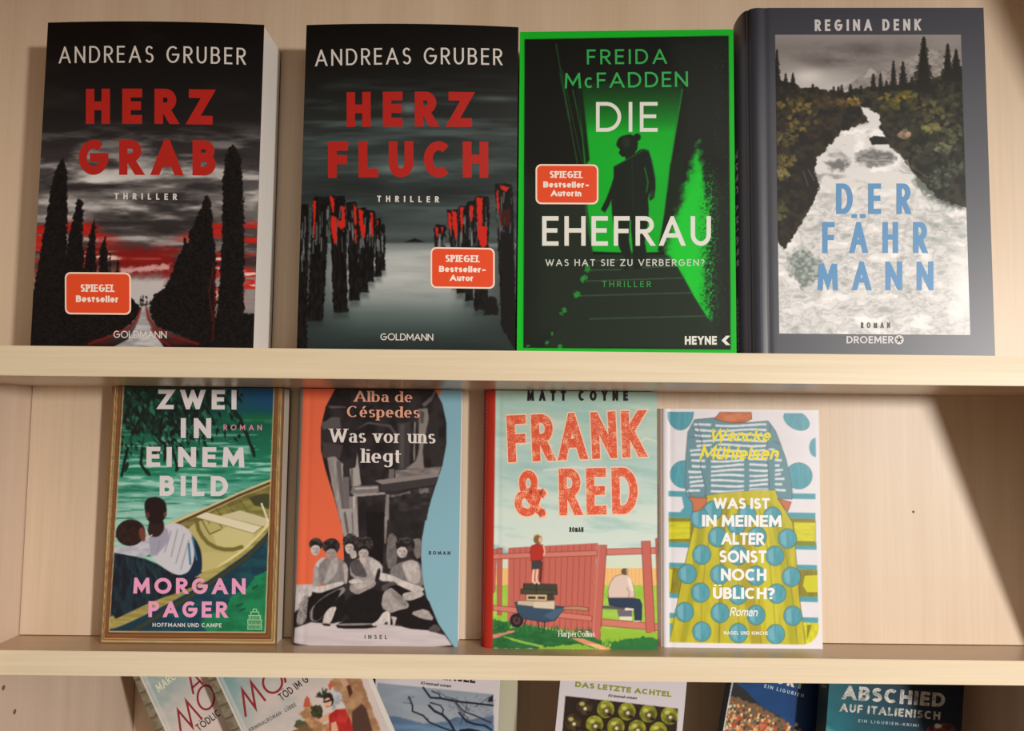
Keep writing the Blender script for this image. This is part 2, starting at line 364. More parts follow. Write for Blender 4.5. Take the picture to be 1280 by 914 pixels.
# ------------------------------------------------------------------ a book and printing on it
class Book:
    def __init__(self, name, label, ul, vl, ur, vr, Y, h, t, group=None, ang=0.0, yaw=0.0, base_z=None, bow=0.0, cat='book', width=None):
        """(ul,vl)-(ur,vr): the bottom edge (or, with ang, any level edge) of the front cover at depth Y"""
        a, b = onY(ul, vl, Y), onY(ur, vr, Y)
        self.w = (b-a).length; self.h = h; self.t = t; self.Y = Y; self.bow = bow
        c = (a+b)/2
        z = base_z if base_z is not None else c.z
        self.mw = Matrix.Translation((c.x, Y, z)) @ Matrix.Rotation(yaw, 4, 'Z') @ Matrix.Rotation(ang, 4, 'Y')
        if width:            # a tilted book: (ul,vl) lies on the middle line of its cover; its lowest corner stands on the shelf
            self.w = width; a = onY(ul, vl, Y); rot = Matrix.Rotation(yaw, 4, 'Z') @ Matrix.Rotation(ang, 4, 'Y')
            up = rot @ Vector((0, 0, 1)); bz = base_z + width/2*abs(math.sin(ang))
            p = a - up*((a.z-bz)/up.z); self.mw = Matrix.Translation(p) @ rot
        self.inv = self.mw.inverted()
        self.root = empty(name, self.mw, label, cat, group)
        self.prof = None; self.x0 = -self.w/2; self.x1 = self.w/2
    def loc(self, u, v):
        d = self.inv.to_3x3() @ ray(u, v); o = self.inv.translation
        k = -o.y/d.y; p = o+d*k; return (p.x, p.z)
    def px(self, X, Z):
        """local cover coords (arrays) -> photo pixels the print was measured in"""
        m = np.array(self.mw)
        P = [m[i, 0]*X + m[i, 2]*Z + m[i, 3] for i in range(3)]
        zc = sum(P[i]*Fv[i] for i in range(3)); xc = sum(P[i]*Rc[i] for i in range(3)); yc = sum(P[i]*Uc[i] for i in range(3))
        return 640+FPX*xc/zc, 457-FPX*yc/zc
    def fy(self, x, z):
        y = -self.bow*(1-(2*x/self.w)**2)*(0.25+0.75*z/self.h) if self.bow else 0.0*x
        if self.prof is not None: y = y + self.prof(x)
        return y
    def printed(self, name, polys, off, mat, parent=None, label=None):
        """polys in photo px on the front cover"""
        V, F = [], []
        for pl in polys:
            i0 = len(V); lift = off + getattr(pl, 'k', 0)*0.000006
            for u, v in pl:
                x, z = self.loc(u, v); V.append((x, float(self.fy(x, z))-lift, z))
            F.append(list(range(i0, len(V))))
        o = mesh_obj(name, V, F, mat, parent or self.cover)
        if label: o['label'] = label
        return o
    def text_px(self, s, p0, p1, hpx, t=0.16, up=None, **kw):
        """polygons (px) of text whose baseline runs p0->p1 and cap height is hpx pixels"""
        pls, W = layout(s, t, **kw)
        d = np.array((p1[0]-p0[0], p1[1]-p0[1]), float); L = np.hypot(*d); e = d/L
        if up is None: n = np.array((e[1], -e[0]))
        else: n = np.array(up, float)/np.hypot(*up)
        for pl in pls: pl[:] = [(p0[0]+d[0]*x/W+n[0]*y*hpx, p0[1]+d[1]*x/W+n[1]*y*hpx) for x, y in pl]
        return pls
    def lines(self, name, items, col, t=0.16, off=0.00012, mat=None, parent=None, label=None, **kw):
        """items: (text, x0, x1, baseline_y, cap_top_y[, slope_px])"""
        if name in ('title', 'title_outline') and len(items) > 1:
            for it in items: self.lines(name, [it], col, t, off, mat, parent, label, **kw)
            return
        polys = []
        for it in items:
            s, x0, x1, yb, yt = it[:5]; sl = it[5] if len(it) > 5 else (x1-x0)*0.0105
            k = dict(kw)
            if len(it) > 6: k.update(it[6])
            tt = k.pop('t', t)
            polys += self.text_px(s, (x0, yb-sl/2), (x1, yb+sl/2), yb-yt, t=tt, **k)
        return self.printed(name, polys, off, mat or ink(col), parent, label)
    def grid(self, cv, s=1.2, off=0.00005, mat=None, deep=0, x0=None, x1=None, z0=0.0, z1=None, name='cover_print'):
        x0 = self.x0 if x0 is None else x0; x1 = self.x1 if x1 is None else x1; z1 = self.h if z1 is None else z1
        ppm = FPX/self.Y*s; nx = max(2, int((x1-x0)*ppm)); nz = max(2, int((z1-z0)*ppm))
        X, Z = np.meshgrid(np.linspace(x0, x1, nx+1), np.linspace(z0, z1, nz+1))
        U, Vp = self.px(X, Z); C = np.clip(cv.sample(U, Vp)-deep, 4, 255)*(1+deep/255)
        Yv = self.fy(X, Z) - off
        co = np.stack([X, Yv+0*X, Z], -1).reshape(-1, 3).astype(np.float32)
        i = (np.arange(nz)[:, None]*(nx+1)+np.arange(nx)[None]).reshape(-1)
        q = np.stack([i, i+1, i+nx+2, i+nx+1], -1).astype(np.int32)
        me = bpy.data.meshes.new(name); me.vertices.add(len(co)); me.vertices.foreach_set('co', co.ravel())
        me.loops.add(q.size); me.loops.foreach_set('vertex_index', q.ravel())
        me.polygons.add(len(q)); me.polygons.foreach_set('loop_start', np.arange(0, q.size, 4, dtype=np.int32))
        me.polygons.foreach_set('loop_total', np.full(len(q), 4, np.int32))
        ca = me.color_attributes.new('print', 'FLOAT_COLOR', 'POINT')
        rgba = np.ones((len(co), 4), np.float32); rgba[:, :3] = s2l(np.clip(C.reshape(-1, 3), 0, 255))
        ca.data.foreach_set('color', rgba.ravel()); me.update(); me.validate(); me.shade_smooth()
        me.materials.append(mat or PRINT)
        o = bpy.data.objects.new(name, me); COL.objects.link(o); o.parent = self.cover
        return o
    def slab(self, name, xs, y_fn, thick, z0, z1, mat, nz=8):
        """a sheet following y_fn(x,z), `thick` deep"""
        V, F = [], []; n = len(xs)
        for k in range(nz+1):
            z = z0+(z1-z0)*k/nz
            for x in xs: V.append((x, float(y_fn(x, z)), z))
            for x in xs: V.append((x, float(y_fn(x, z))+thick, z))
        for k in range(nz):
            a = k*2*n; b = a+2*n
            for i in range(n-1):
                F.append((a+i, a+i+1, b+i+1, b+i)); F.append((a+n+i+1, a+n+i, b+n+i, b+n+i+1))
            F.append((a+n, a, b, b+n)); F.append((a+n-1, a+2*n-1, b+2*n-1, b+n-1))
        for i in range(n-1):
            F.append((i+1, i, n+i, n+i+1)); a = nz*2*n; F.append((a+i, a+i+1, a+n+i+1, a+n+i))
        return mesh_obj(name, V, F, mat, self.root)
    def paperback(self, edge, spine_mat, cover_t=0.0004, pages=None):
        w, h, t = self.w, self.h, self.t
        xs = list(np.linspace(-w/2, w/2, 17))
        self.cover = self.slab('front_cover', xs, lambda x, z: self.fy(x, z), cover_t, 0, h, edge)
        box('back_cover', -w/2, w/2, t-cover_t, t, 0, h, spine_mat, self.root)
        box('spine', -w/2-0.0001, -w/2+cover_t, cover_t, t-cover_t, 0, h, spine_mat, self.root)
        box('page_block', -w/2+0.0006, w/2-0.0004, cover_t+0.0001, t-cover_t-0.0001, 0.0002, h-0.0004, pages or PAGES, self.root)
        return self
    def hardback(self, jacket, spine_mat, bulge=0.004, r=0.006, board=0.0026, joint=True):
        w, h, t = self.w, self.h, self.t
        def prof(x):
            x = np.asarray(x, float); u = np.clip((-w/2+r-x)/r, 0, 1)
            y = r*0.55*(1-np.sqrt(np.clip(1-u*u, 0, 1)))
            if joint: y = y + 0.0003*np.exp(-((x+w/2-r-0.004)/0.0022)**2)
            return y
        self.prof = prof
        xs = sorted(list(-w/2+r*(1-np.cos(np.linspace(0, math.pi/2, 8)))) + list(np.linspace(-w/2+r+0.001, -w/2+r+0.009, 8)) + [0, w/2])
        self.cover = self.slab('front_cover', xs, lambda x, z: self.fy(x, z), board, 0, h, jacket, 4)
        box('back_cover', -w/2+r*0.5, w/2, t-board, t, 0, h, jacket, self.root, 0.0004)
        # rounded spine from the front fold to the back fold
        y0, y1 = r*0.55, t-0.0012
        V, F, n = [], [], 14
        pr = []
        for k in range(n+1):
            a = math.pi*k/n
            pr.append((-w/2-bulge*math.sin(a)**0.8, (y0+y1)/2-(y1-y0)/2*math.cos(a)))
        self.spine_prof = pr
        for z in (0, h):
            for x, y in pr: V.append((x, y, z))
            for x, y in pr: V.append((x+0.0016, min(max(y, y0+0.0008), y1-0.0008), z))
        m = n+1
        for k in range(n):
            F.append((k+1, k, 2*m+k, 2*m+k+1)); F.append((m+k, m+k+1, 3*m+k+1, 3*m+k))
            F.append((k, k+1, m+k+1, m+k)); F.append((2*m+k+1, 2*m+k, 3*m+k, 3*m+k+1))
        F += [(0, m, 3*m, 2*m), (m-1, 3*m-1, 4*m-1, 2*m-1)]
        F[-1] = (m-1, 2*m+m-1, 3*m+m-1, m+m-1)
        self.spine = mesh_obj('spine', V, F, spine_mat, self.root, smooth=False)
        box('page_block', -w/2+0.002, w/2-0.003, board+0.0035 if board < 0.001 else board+0.0002, t-board-0.0002, 0.003, h-0.003, PAGES, self.root)
        return self
    def sticker(self, u0, v0, u1, v1, rows, slope=0.0105):
        """orange best-seller label with a cream rim; rows: (text, x0, x1, baseline, captop, kw)"""
        def rr(grow, r):
            x0, y0, x1, y1 = u0-grow, v0-grow, u1+grow, v1+grow; cx = (x0+x1)/2
            pts = []
            for ax, ay, a in ((x1-r, y0+r, -90), (x1-r, y1-r, 0), (x0+r, y1-r, 90), (x0+r, y0+r, 180)):
                for k in range(7): pts.append((ax+r*math.cos(R(a+15*k)), ay+r*math.sin(R(a+15*k))))
            return [(x, y+(x-cx)*slope) for x, y in pts]
        def fan(p, off, name, mat, parent):
            # strips across so the label follows the bowed cover
            xs = np.linspace(min(q[0] for q in p), max(q[0] for q in p), 13); polys = []
            for a, b in zip(xs[:-1], xs[1:]):
                pl = [(q[1], q[0]) for q in p]; pl = clip_y(pl, a, b)
                if pl: polys.append([(q[1], q[0]) for q in pl])
            return self.printed(name, polys, off, mat, parent)
        s = fan(rr(0, 7), 0.00022, 'sticker', ink((250, 226, 208), 0.35, 0.4), self.root)
        s['label'] = 'orange label with a cream rim'
        fan(rr(-2.0, 5.5), 0.00030, 'sticker_face', ink((232, 78, 38), 0.35, 0.4), s)
        self.lines('sticker_lettering', rows, (252, 236, 224), off=0.00038, parent=s)
# ------------------------------------------------------------------ painter for printed pictures
_rng = np.random.default_rng(7)
def vnoise(U, V, sx, sy, seed):
    r = np.random.default_rng(seed); T = r.random((64, 64))
    x = U/sx; y = V/sy; xi = np.floor(x).astype(int); yi = np.floor(y).astype(int); fx = x-xi; fy = y-yi
    fx = fx*fx*(3-2*fx); fy = fy*fy*(3-2*fy)
    g = lambda a, b: T[b % 64, a % 64]
    return (g(xi, yi)*(1-fx)+g(xi+1, yi)*fx)*(1-fy)+(g(xi, yi+1)*(1-fx)+g(xi+1, yi+1)*fx)*fy
def fbm(U, V, sx, sy, seed, oct=4):
    a, s, t = 1.0, 0.0, 0.0
    for k in range(oct):
        s = s+a*vnoise(U, V, sx/2**k, sy/2**k, seed+k*13); t += a; a *= 0.55
    return s/t
class Canvas:
    def __init__(self, x0, y0, x1, y1, col, s=1.25):
        self.x0, self.y0, self.s = x0, y0, s
        self.W, self.H = int((x1-x0)*s)+1, int((y1-y0)*s)+1
        self.U, self.V = np.meshgrid(x0+np.arange(self.W)/s, y0+np.arange(self.H)/s)
        self.a = np.empty((self.H, self.W, 3)); self.a[:] = col
    def sample(self, U, V):
        x = np.clip((U-self.x0)*self.s, 0, self.W-1.001); y = np.clip((V-self.y0)*self.s, 0, self.H-1.001)
        xi = x.astype(int); yi = y.astype(int); fx = (x-xi)[..., None]; fy = (y-yi)[..., None]; a = self.a
        return (a[yi, xi]*(1-fx)+a[yi, xi+1]*fx)*(1-fy)+(a[yi+1, xi]*(1-fx)+a[yi+1, xi+1]*fx)*fy
    def blend(self, mask, col, sl=None):
        sl = sl or (slice(None), slice(None)); m = mask[..., None]
        self.a[sl] = self.a[sl]*(1-m)+np.asarray(col, float)*m
    def _bb(self, x0, y0, x1, y1, pad):
        i0 = max(0, int((y0-pad-self.y0)*self.s)); i1 = min(self.H, int((y1+pad-self.y0)*self.s)+2)
        j0 = max(0, int((x0-pad-self.x0)*self.s)); j1 = min(self.W, int((x1+pad-self.x0)*self.s)+2)
        return (slice(i0, max(i0, i1)), slice(j0, max(j0, j1)))
    def _seg(self, P, pts, closed):
        U, V = P; d = np.full(U.shape, 1e9); n = len(pts)
        for i in range(n if closed else n-1):
            ax, ay = pts[i]; bx, by = pts[(i+1) % n]; dx, dy = bx-ax, by-ay; L = dx*dx+dy*dy+1e-9
            t = np.clip(((U-ax)*dx+(V-ay)*dy)/L, 0, 1); d = np.minimum(d, (U-ax-dx*t)**2+(V-ay-dy*t)**2)
        return np.sqrt(d)
    def poly(self, pts, col, soft=0.9, alpha=1.0, rag=0.0, ragscale=4.0, tex=0.0, texs=(3, 3), seed=1, col2=None, outline=None, ow=1.0, rnd=0):
        for _ in range(rnd):
            q = []
            for a, b in zip(pts, list(pts[1:])+[pts[0]]): q += [(a[0]*.78+b[0]*.22, a[1]*.78+b[1]*.22), (a[0]*.22+b[0]*.78, a[1]*.22+b[1]*.78)]
            pts = q
        xs = [p[0] for p in pts]; ys = [p[1] for p in pts]; sl = self._bb(min(xs), min(ys), max(xs), max(ys), soft+rag+2)
        U, V = self.U[sl], self.V[sl]
        if U.size == 0: return
        ins = np.zeros(U.shape, bool); n = len(pts)
        for i in range(n):
            ax, ay = pts[i]; bx, by = pts[(i+1) % n]
            c = ((ay > V) != (by > V)) & (U < (bx-ax)*(V-ay)/((by-ay) if abs(by-ay) > 1e-9 else 1e-9)+ax); ins ^= c
        d = self._seg((U, V), pts, True); sd = np.where(ins, d, -d)
        if rag: sd = sd+(fbm(U, V, ragscale, ragscale, seed, 3)-0.5)*2*rag
        m = np.clip(0.5+sd/soft, 0, 1)*alpha
        c = np.asarray(col, float)
        if tex or col2 is not None:
            f = fbm(U, V, texs[0], texs[1], seed+5, 3)[..., None]
            if col2 is not None:
                k = np.clip((f-0.5)*3+0.5, 0, 1); c = c*(1-k)+np.asarray(col2, float)*k
            if tex: c = c*(1+(f-0.5)*2*tex)
        self.blend(m, c, sl)
        if outline is not None: self.line(list(pts)+[pts[0]], outline, ow)
    def line(self, pts, col, w=1.0, soft=0.8, alpha=1.0):
        xs = [p[0] for p in pts]; ys = [p[1] for p in pts]; sl = self._bb(min(xs), min(ys), max(xs), max(ys), w+2)
        U, V = self.U[sl], self.V[sl]
        if U.size == 0: return
        d = self._seg((U, V), pts, False); self.blend(np.clip(0.5+(w/2-d)/soft, 0, 1)*alpha, col, sl)
    def ell(self, cx, cy, rx, ry, col, rot=0.0, soft=0.9, alpha=1.0, **kw):
        c, s = math.cos(R(rot)), math.sin(R(rot))
        pts = [(cx+rx*math.cos(a)*c-ry*math.sin(a)*s, cy+rx*math.cos(a)*s+ry*math.sin(a)*c) for a in np.linspace(0, math.tau, 25)[:-1]]
        self.poly(pts, col, soft, alpha, **kw)
    def glow(self, cx, cy, rx, ry, col, alpha=1.0, p=2.0):
        d = ((self.U-cx)/rx)**2+((self.V-cy)/ry)**2; self.blend(np.exp(-d*p)*alpha, col)
    def grad(self, ys, cols):
        ys = np.array(ys, float); cols = np.array(cols, float)
        for k in range(3): self.a[..., k] = np.interp(self.V, ys, cols[:, k])
    def noise_mul(self, amt, sx, sy, seed, oct=4):
        self.a *= (1+(fbm(self.U, self.V, sx, sy, seed, oct)[..., None]-0.5)*2*amt)
# ------------------------------------------------------------------ the books
BLACK = ink((20, 18, 18), 0.4)
UP, MID, LOW = 'books facing out on the upper shelf', 'books facing out on the middle shelf', 'books on the bottom shelf, cut off by the frame'
f1, f2, f3 = SY(1), SY(2), SY(3)
def zc(pts, k, ox, oy): return [(x/k+ox, y/k+oy) for x, y in pts]
# ---- HERZ GRAB
def paint_grab():
    c = Canvas(30, 20, 335, 440, (20, 18, 18))
    c.grad([30, 90, 150, 200, 232, 262, 290, 330, 350, 385, 433], [(15,13,13),(24,22,22),(36,34,35),(62,58,60),(92,88,88),(112,108,108),(84,78,78),(70,52,52),(150,146,146),(150,140,140),(30,26,26)])
    n = fbm(c.U, c.V, 70, 13, 3, 5); band = np.clip((c.V-150)/60, 0, 1)*np.clip((345-c.V)/50, 0, 1)
    c.blend(np.clip((n-0.52)*5, 0, 1)*band*0.85, (205, 202, 200)); c.blend(np.clip((0.44-n)*6, 0, 1)*band*0.7, (38, 36, 38))
    n2 = fbm(c.U, c.V, 90, 40, 9, 3); c.blend(np.clip((n2-0.55)*3, 0, 1)*np.clip((210-c.V)/60, 0, 1)*0.35, (92, 88, 90))
    w = np.clip((n-0.40)*5, 0, 1); c.blend(w*np.exp(-((c.U-120)/50)**2-((c.V-228)/13)**2), (226, 224, 222)); c.blend(w*np.exp(-((c.U-195)/75)**2-((c.V-264)/18)**2), (226, 224, 222)); c.blend(w*np.exp(-((c.U-165)/22)**2-((c.V-205)/12)**2)*.8, (200, 198, 196))
    m = fbm(c.U, c.V, 46, 6, 21, 4); side = np.clip((np.abs(c.U-185)-15)/60, 0.25, 1)
    red = np.clip((m-0.42)*5, 0, 1)*np.clip((c.V-272-np.clip(70-np.abs(c.U-185), 0, 60)*0.55)/12, 0, 1)*np.clip((388-c.V)/30, 0, 1)*side
    c.blend(red, (196, 38, 30)); c.blend(np.clip((m-0.63)*9, 0, 1)*np.clip((c.V-310)/10, 0, 1)*np.clip((385-c.V)/8, 0, 1), (232, 200, 196))
    c.poly([(148,312),(222,312),(216,346),(150,346)], (150,24,22), soft=9, rag=5, ragscale=8, alpha=0.75)
    c.poly([(152,336),(215,330),(212,338),(150,343)], (225,190,188), soft=3, rag=3, alpha=0.8)
    c.poly([(150,350),(208,350),(200,384),(160,384)], (196,192,192), soft=6, rag=2)
    K = (15, 13, 13)
    def tree(p, seed): c.poly(p, K, soft=1.2, rag=2.6, ragscale=3.0, seed=seed, col2=(34, 31, 31), texs=(1.6, 1.6))
    tree([(79,197),(83,208),(85,222),(85,262),(84,330),(90,345),(120,352),(150,352),(168,376),(176,385),(172,396),(165,405),(152,413),(138,419),(118,426),(104,436),(34,436),(40,370),(48,330),(55,290),(60,262),(66,225),(74,205)], 1)
    tree([(101,249),(105,256),(104,300),(108,350),(80,350),(86,300),(93,270),(97,252)], 2)
    tree([(119.6,274),(121,285),(121,330),(122,350),(106,350),(109,320),(113,292)], 3)
    tree([(133,296),(136,320),(137,352),(124,352),(126,312)], 4); tree([(139,318),(141,352),(136,352)], 5); tree([(149,321),(151,352),(144,352)], 6)
    tree([(261,243),(265,255),(267,285),(271,330),(270,436),(250,436),(244,427),(222,418),(200,410),(190,398),(187,385),(190,375),(196,367),(206,360),(214,348),(222,325),(229,312),(232,298),(236,306),(238,290),(243,283),(247,270),(252,262),(256,250)], 7)
    tree([(291,182),(297,186),(302,200),(304,240),(306,300),(305,350),(305,392),(320,392),(320,436),(262,436),(270,400),(275,350),(278,300),(279,230),(282,200),(287,186)], 8)
    for x, y in ((177,375),(180,371),(184,373),(189,370)): tree([(x,y-4),(x+1.6,y+12),(x-1.6,y+12)], int(x))
    c.poly([(178,384),(182,384),(184,398),(192,414),(206,435),(140,435),(160,425),(170,410),(176,396)], (196,196,196), soft=1.5, col2=(150,152,154), texs=(20, 5))
    for p in ([(184,386),(187,399),(196,411),(216,421),(248,430)], [(176,388),(172,400),(163,410),(140,420),(112,430)], [(190,412),(200,424),(212,432)]):
        c.line(p, (150,26,24), 2.6, soft=2, alpha=0.8)
    c.glow(222, 428, 20, 5, (120,30,28), 0.6); c.glow(130, 428, 20, 4, (110,26,26), 0.6)
    c.line([(268,345),(269,380),(266,425)], (130,22,22), 1.6, soft=2, alpha=0.7); c.line([(268,330),(262,365),(266,400)], (150,40,40), 1.2, soft=2, alpha=0.6)
    return c
def paint_fluch():
    c = Canvas(362, 22, 652, 442, (40, 46, 46))
    c.grad([30, 90, 150, 205, 240, 272, 294, 303, 306, 318, 345, 372, 392, 412, 436], [(16,16,15),(27,28,27),(44,49,49),(58,67,67),(50,58,58),(56,65,65),(84,95,95),(66,75,76),(120,130,130),(184,190,189),(190,195,194),(150,160,159),(100,114,113),(66,80,79),(34,44,44)])
    n = fbm(c.U, c.V, 110, 12, 31, 4); sky = np.clip((300-c.V)/40, 0, 1)*np.clip((c.V-90)/40, 0, 1)
    c.blend(np.clip((n-0.5)*3.4, 0, 1)*sky*0.5, (112, 130, 130)); c.blend(np.clip((0.45-n)*4, 0, 1)*sky*0.5, (32, 36, 36))
    c.glow(512, 138, 20, 9, (128, 146, 146), 0.7); c.glow(500, 212, 50, 9, (128, 146, 144), 0.8); c.glow(620, 124, 45, 5, (110,124,124), 0.6)
    wat = np.clip((c.V-306)/6, 0, 1); n = fbm(c.U, c.V, 60, 7, 37, 4)
    c.blend(np.clip(0.62-n, 0, 1)*wat*0.45, (74, 90, 88)); c.blend(np.clip((np.abs(c.U-505)-55)/90, 0, 0.75)*wat, (46, 56, 56))
    c.poly([(505,303.5),(512,301),(519,298.5),(524,300.5),(532,303.5)], (24, 28, 30), soft=1)
    def post(x0, x1, y0, b0, b1, yb, red=(), seed=1, hi=1):
        p = [(x0,y0+2),(x0+1,y0),(x1-1,y0),(x1,y0+3)] + [(x1+(b1-x1)*t, y0+(yb-y0)*t) for t in (.3,.6,.85,1)] + [(b0+(x0-b0)*t, yb+(y0-yb)*t) for t in (0,.3,.6,.85)]
        c.poly(p, (30,30,31), soft=1.2, rag=1.8, ragscale=4, seed=seed, col2=(14,13,14), texs=(2.2, 7))
        w = x1-x0; ym = y0+(yb-y0)*0.45
        if hi:
            for k in range(int(w/1.5)):
                r = random.Random(seed*17+k); xx = x0+1.5+r.random()*(w-3); ya = y0+10+r.random()*(yb-y0)*0.3
                xs = xx+(b0-x0)*(ya-y0)/(yb-y0); c.line([(xs, ya), (xs+r.uniform(-1,1), ya+r.uniform(6, 20))], (140,148,150), r.uniform(0.7,1.5), soft=1.3, alpha=0.75)
        for a, b, ya, yb2 in red:
            c.poly([(x0+a,ya),(x0+b,ya+2),(x0+b-0.5+(b0-x0)*0.2,yb2-6),(x0+(a+b)/2+(b0-x0)*0.2,yb2),(x0+a+0.5,(ya+yb2)/2)], (204,44,32), soft=1, rag=1.4, ragscale=3, seed=seed+3)
        c.poly([(b0,yb-2),(b1,yb-2),(b1,yb+7),(b0,yb+7)], (40,48,48), soft=6, alpha=0.45)
    post(374, 386, 256, 370, 384, 440, seed=2); post(543.5, 557.6, 281.6, 543, 557, 316, ((1,5,284,300),(8,11,284,296)), 40)
    post(476.6, 481.5, 281, 476, 482, 338, (), 12); post(469.5, 477, 274, 469, 477, 346, ((1,5,275,283),), 11)
    post(458, 469.5, 264, 458, 468, 353, ((5,9,266,300),), 10); post(447, 458.5, 261, 448, 461, 366, ((2,8,262,296),(6,10,280,300)), 9)
    post(433, 447, 253, 437, 450, 376, ((9,13,256,285),(10,13,285,305)), 8); post(391.5, 413, 246, 384, 404, 402, ((0,4,250,299),), 3)
    post(412, 432, 245, 417, 435.5, 391, ((1,6,246,268),(2,9,270,306),(10,19,275,289),(15,19,258,290)), 4)
    post(559, 573, 263, 566, 578, 356, ((1,5,266,292),(6,12,264,300)), 41); post(574, 585, 258, 571, 581, 367, ((1,6,258,290),), 42)
    post(584, 594, 252, 581, 591, 377, ((3,8,256,282),), 43); post(594, 612, 246, 593, 609, 388, ((2,9,247,300),(3,15,282,312)), 44)
    c.poly([(605,394),(607,376),(612,371),(620,372),(624,394)], (26,24,25), soft=1.2, rag=1.5)
    post(619, 640.5, 230, 627, 645, 408, ((1,4,236,268),(6,17,232,240)), 45)
    c.poly([(626,290),(640,292),(642,322),(645,440),(626,408),(628,330)], (20,19,20), soft=1.2, rag=1.5)
    c.poly([(622,262),(638,262),(638,282),(626,284)], (84,26,24), soft=2, rag=2, alpha=0.7)
    return c
GR = 'ANDREAS GRUBER'; RED = (178, 30, 22); CREAM = (222, 216, 210)
def spiegel(x0, x1, yb, yt): return ('SPIEGEL', x0, x1, yb, yt, 0.4, dict(serif=True, t=0.25, wid=0.62, track=0.10, th_ratio=0.62))
B_ = dict(t=0.25, wid=0.86, track=0.08)
b1 = Book('paperback', 'thick black paperback HERZ GRAB, far left of the upper shelf', 38, 432.5, 316.5, 433.5, f1+0.0035, 0.2185, 0.0385, UP, base_z=SZ(1), bow=0.003)
b1.paperback(BLACK, BLACK); b1.grid(paint_grab(), deep=9)
b1.lines('author_name', [(GR, 74.4, 307.6, 80.8, 60, 1.8)], CREAM, t=0.10, wid=0.62, track=0.21, space=0.45)
b1.lines('title', [('HERZ', 109, 267, 156.6, 113, 1, dict(wid=.66, track=.36)), ('GRAB', 99.7, 270.5, 220, 176.3, 1, dict(wid=.72, track=.32))], RED, t=0.25)
b1.lines('subtitle', [('THRILLER', 144.8, 222.4, 250.5, 242.7)], CREAM, t=0.2, wid=.6, track=.7)
b1.lines('publisher_name', [('GOLDMANN', 142.7, 209, 423, 414)], CREAM, t=0.13, wid=.85, track=.08)
b1.sticker(82, 341, 165, 393.5, [spiegel(101.8, 144.8, 365.3, 356), ('Bestseller', 96, 150, 378.3, 370, .7, B_)])
b2 = Book('paperback', 'grey paperback HERZ FLUCH with sea posts and a bestseller label', 371, 434, 644, 436, f1+0.0035, 0.2187, 0.0365, UP, base_z=SZ(1), bow=0.003)
b2.paperback(BLACK, BLACK); b2.grid(paint_fluch(), deep=8)
b2.lines('author_name', [(GR, 394.3, 627.8, 82.8, 62.3, -1.2)], CREAM, t=0.10, wid=0.62, track=0.2, space=0.45)
b2.lines('title', [('HERZ', 434, 590, 160, 116.6, 0, dict(wid=.66, track=.36)), ('FLUCH', 410.5, 610.4, 223, 178, 0, dict(wid=.68, track=.30))], RED, t=0.25)
b2.lines('subtitle', [('THRILLER', 472, 548.8, 253.7, 246)], CREAM, t=0.2, wid=.6, track=.7)
b2.lines('publisher_name', [('GOLDMANN', 475.8, 541.7, 425.8, 417.3)], CREAM, t=0.13, wid=.85, track=.08)
b2.sticker(538.5, 310, 618.5, 361, [spiegel(556.8, 600, 328.2, 319.6), ('Bestseller-', 549, 607, 340.8, 333.2, .5, B_), ('Autor', 562.6, 592.3, 351.8, 344.2, .3, B_)])
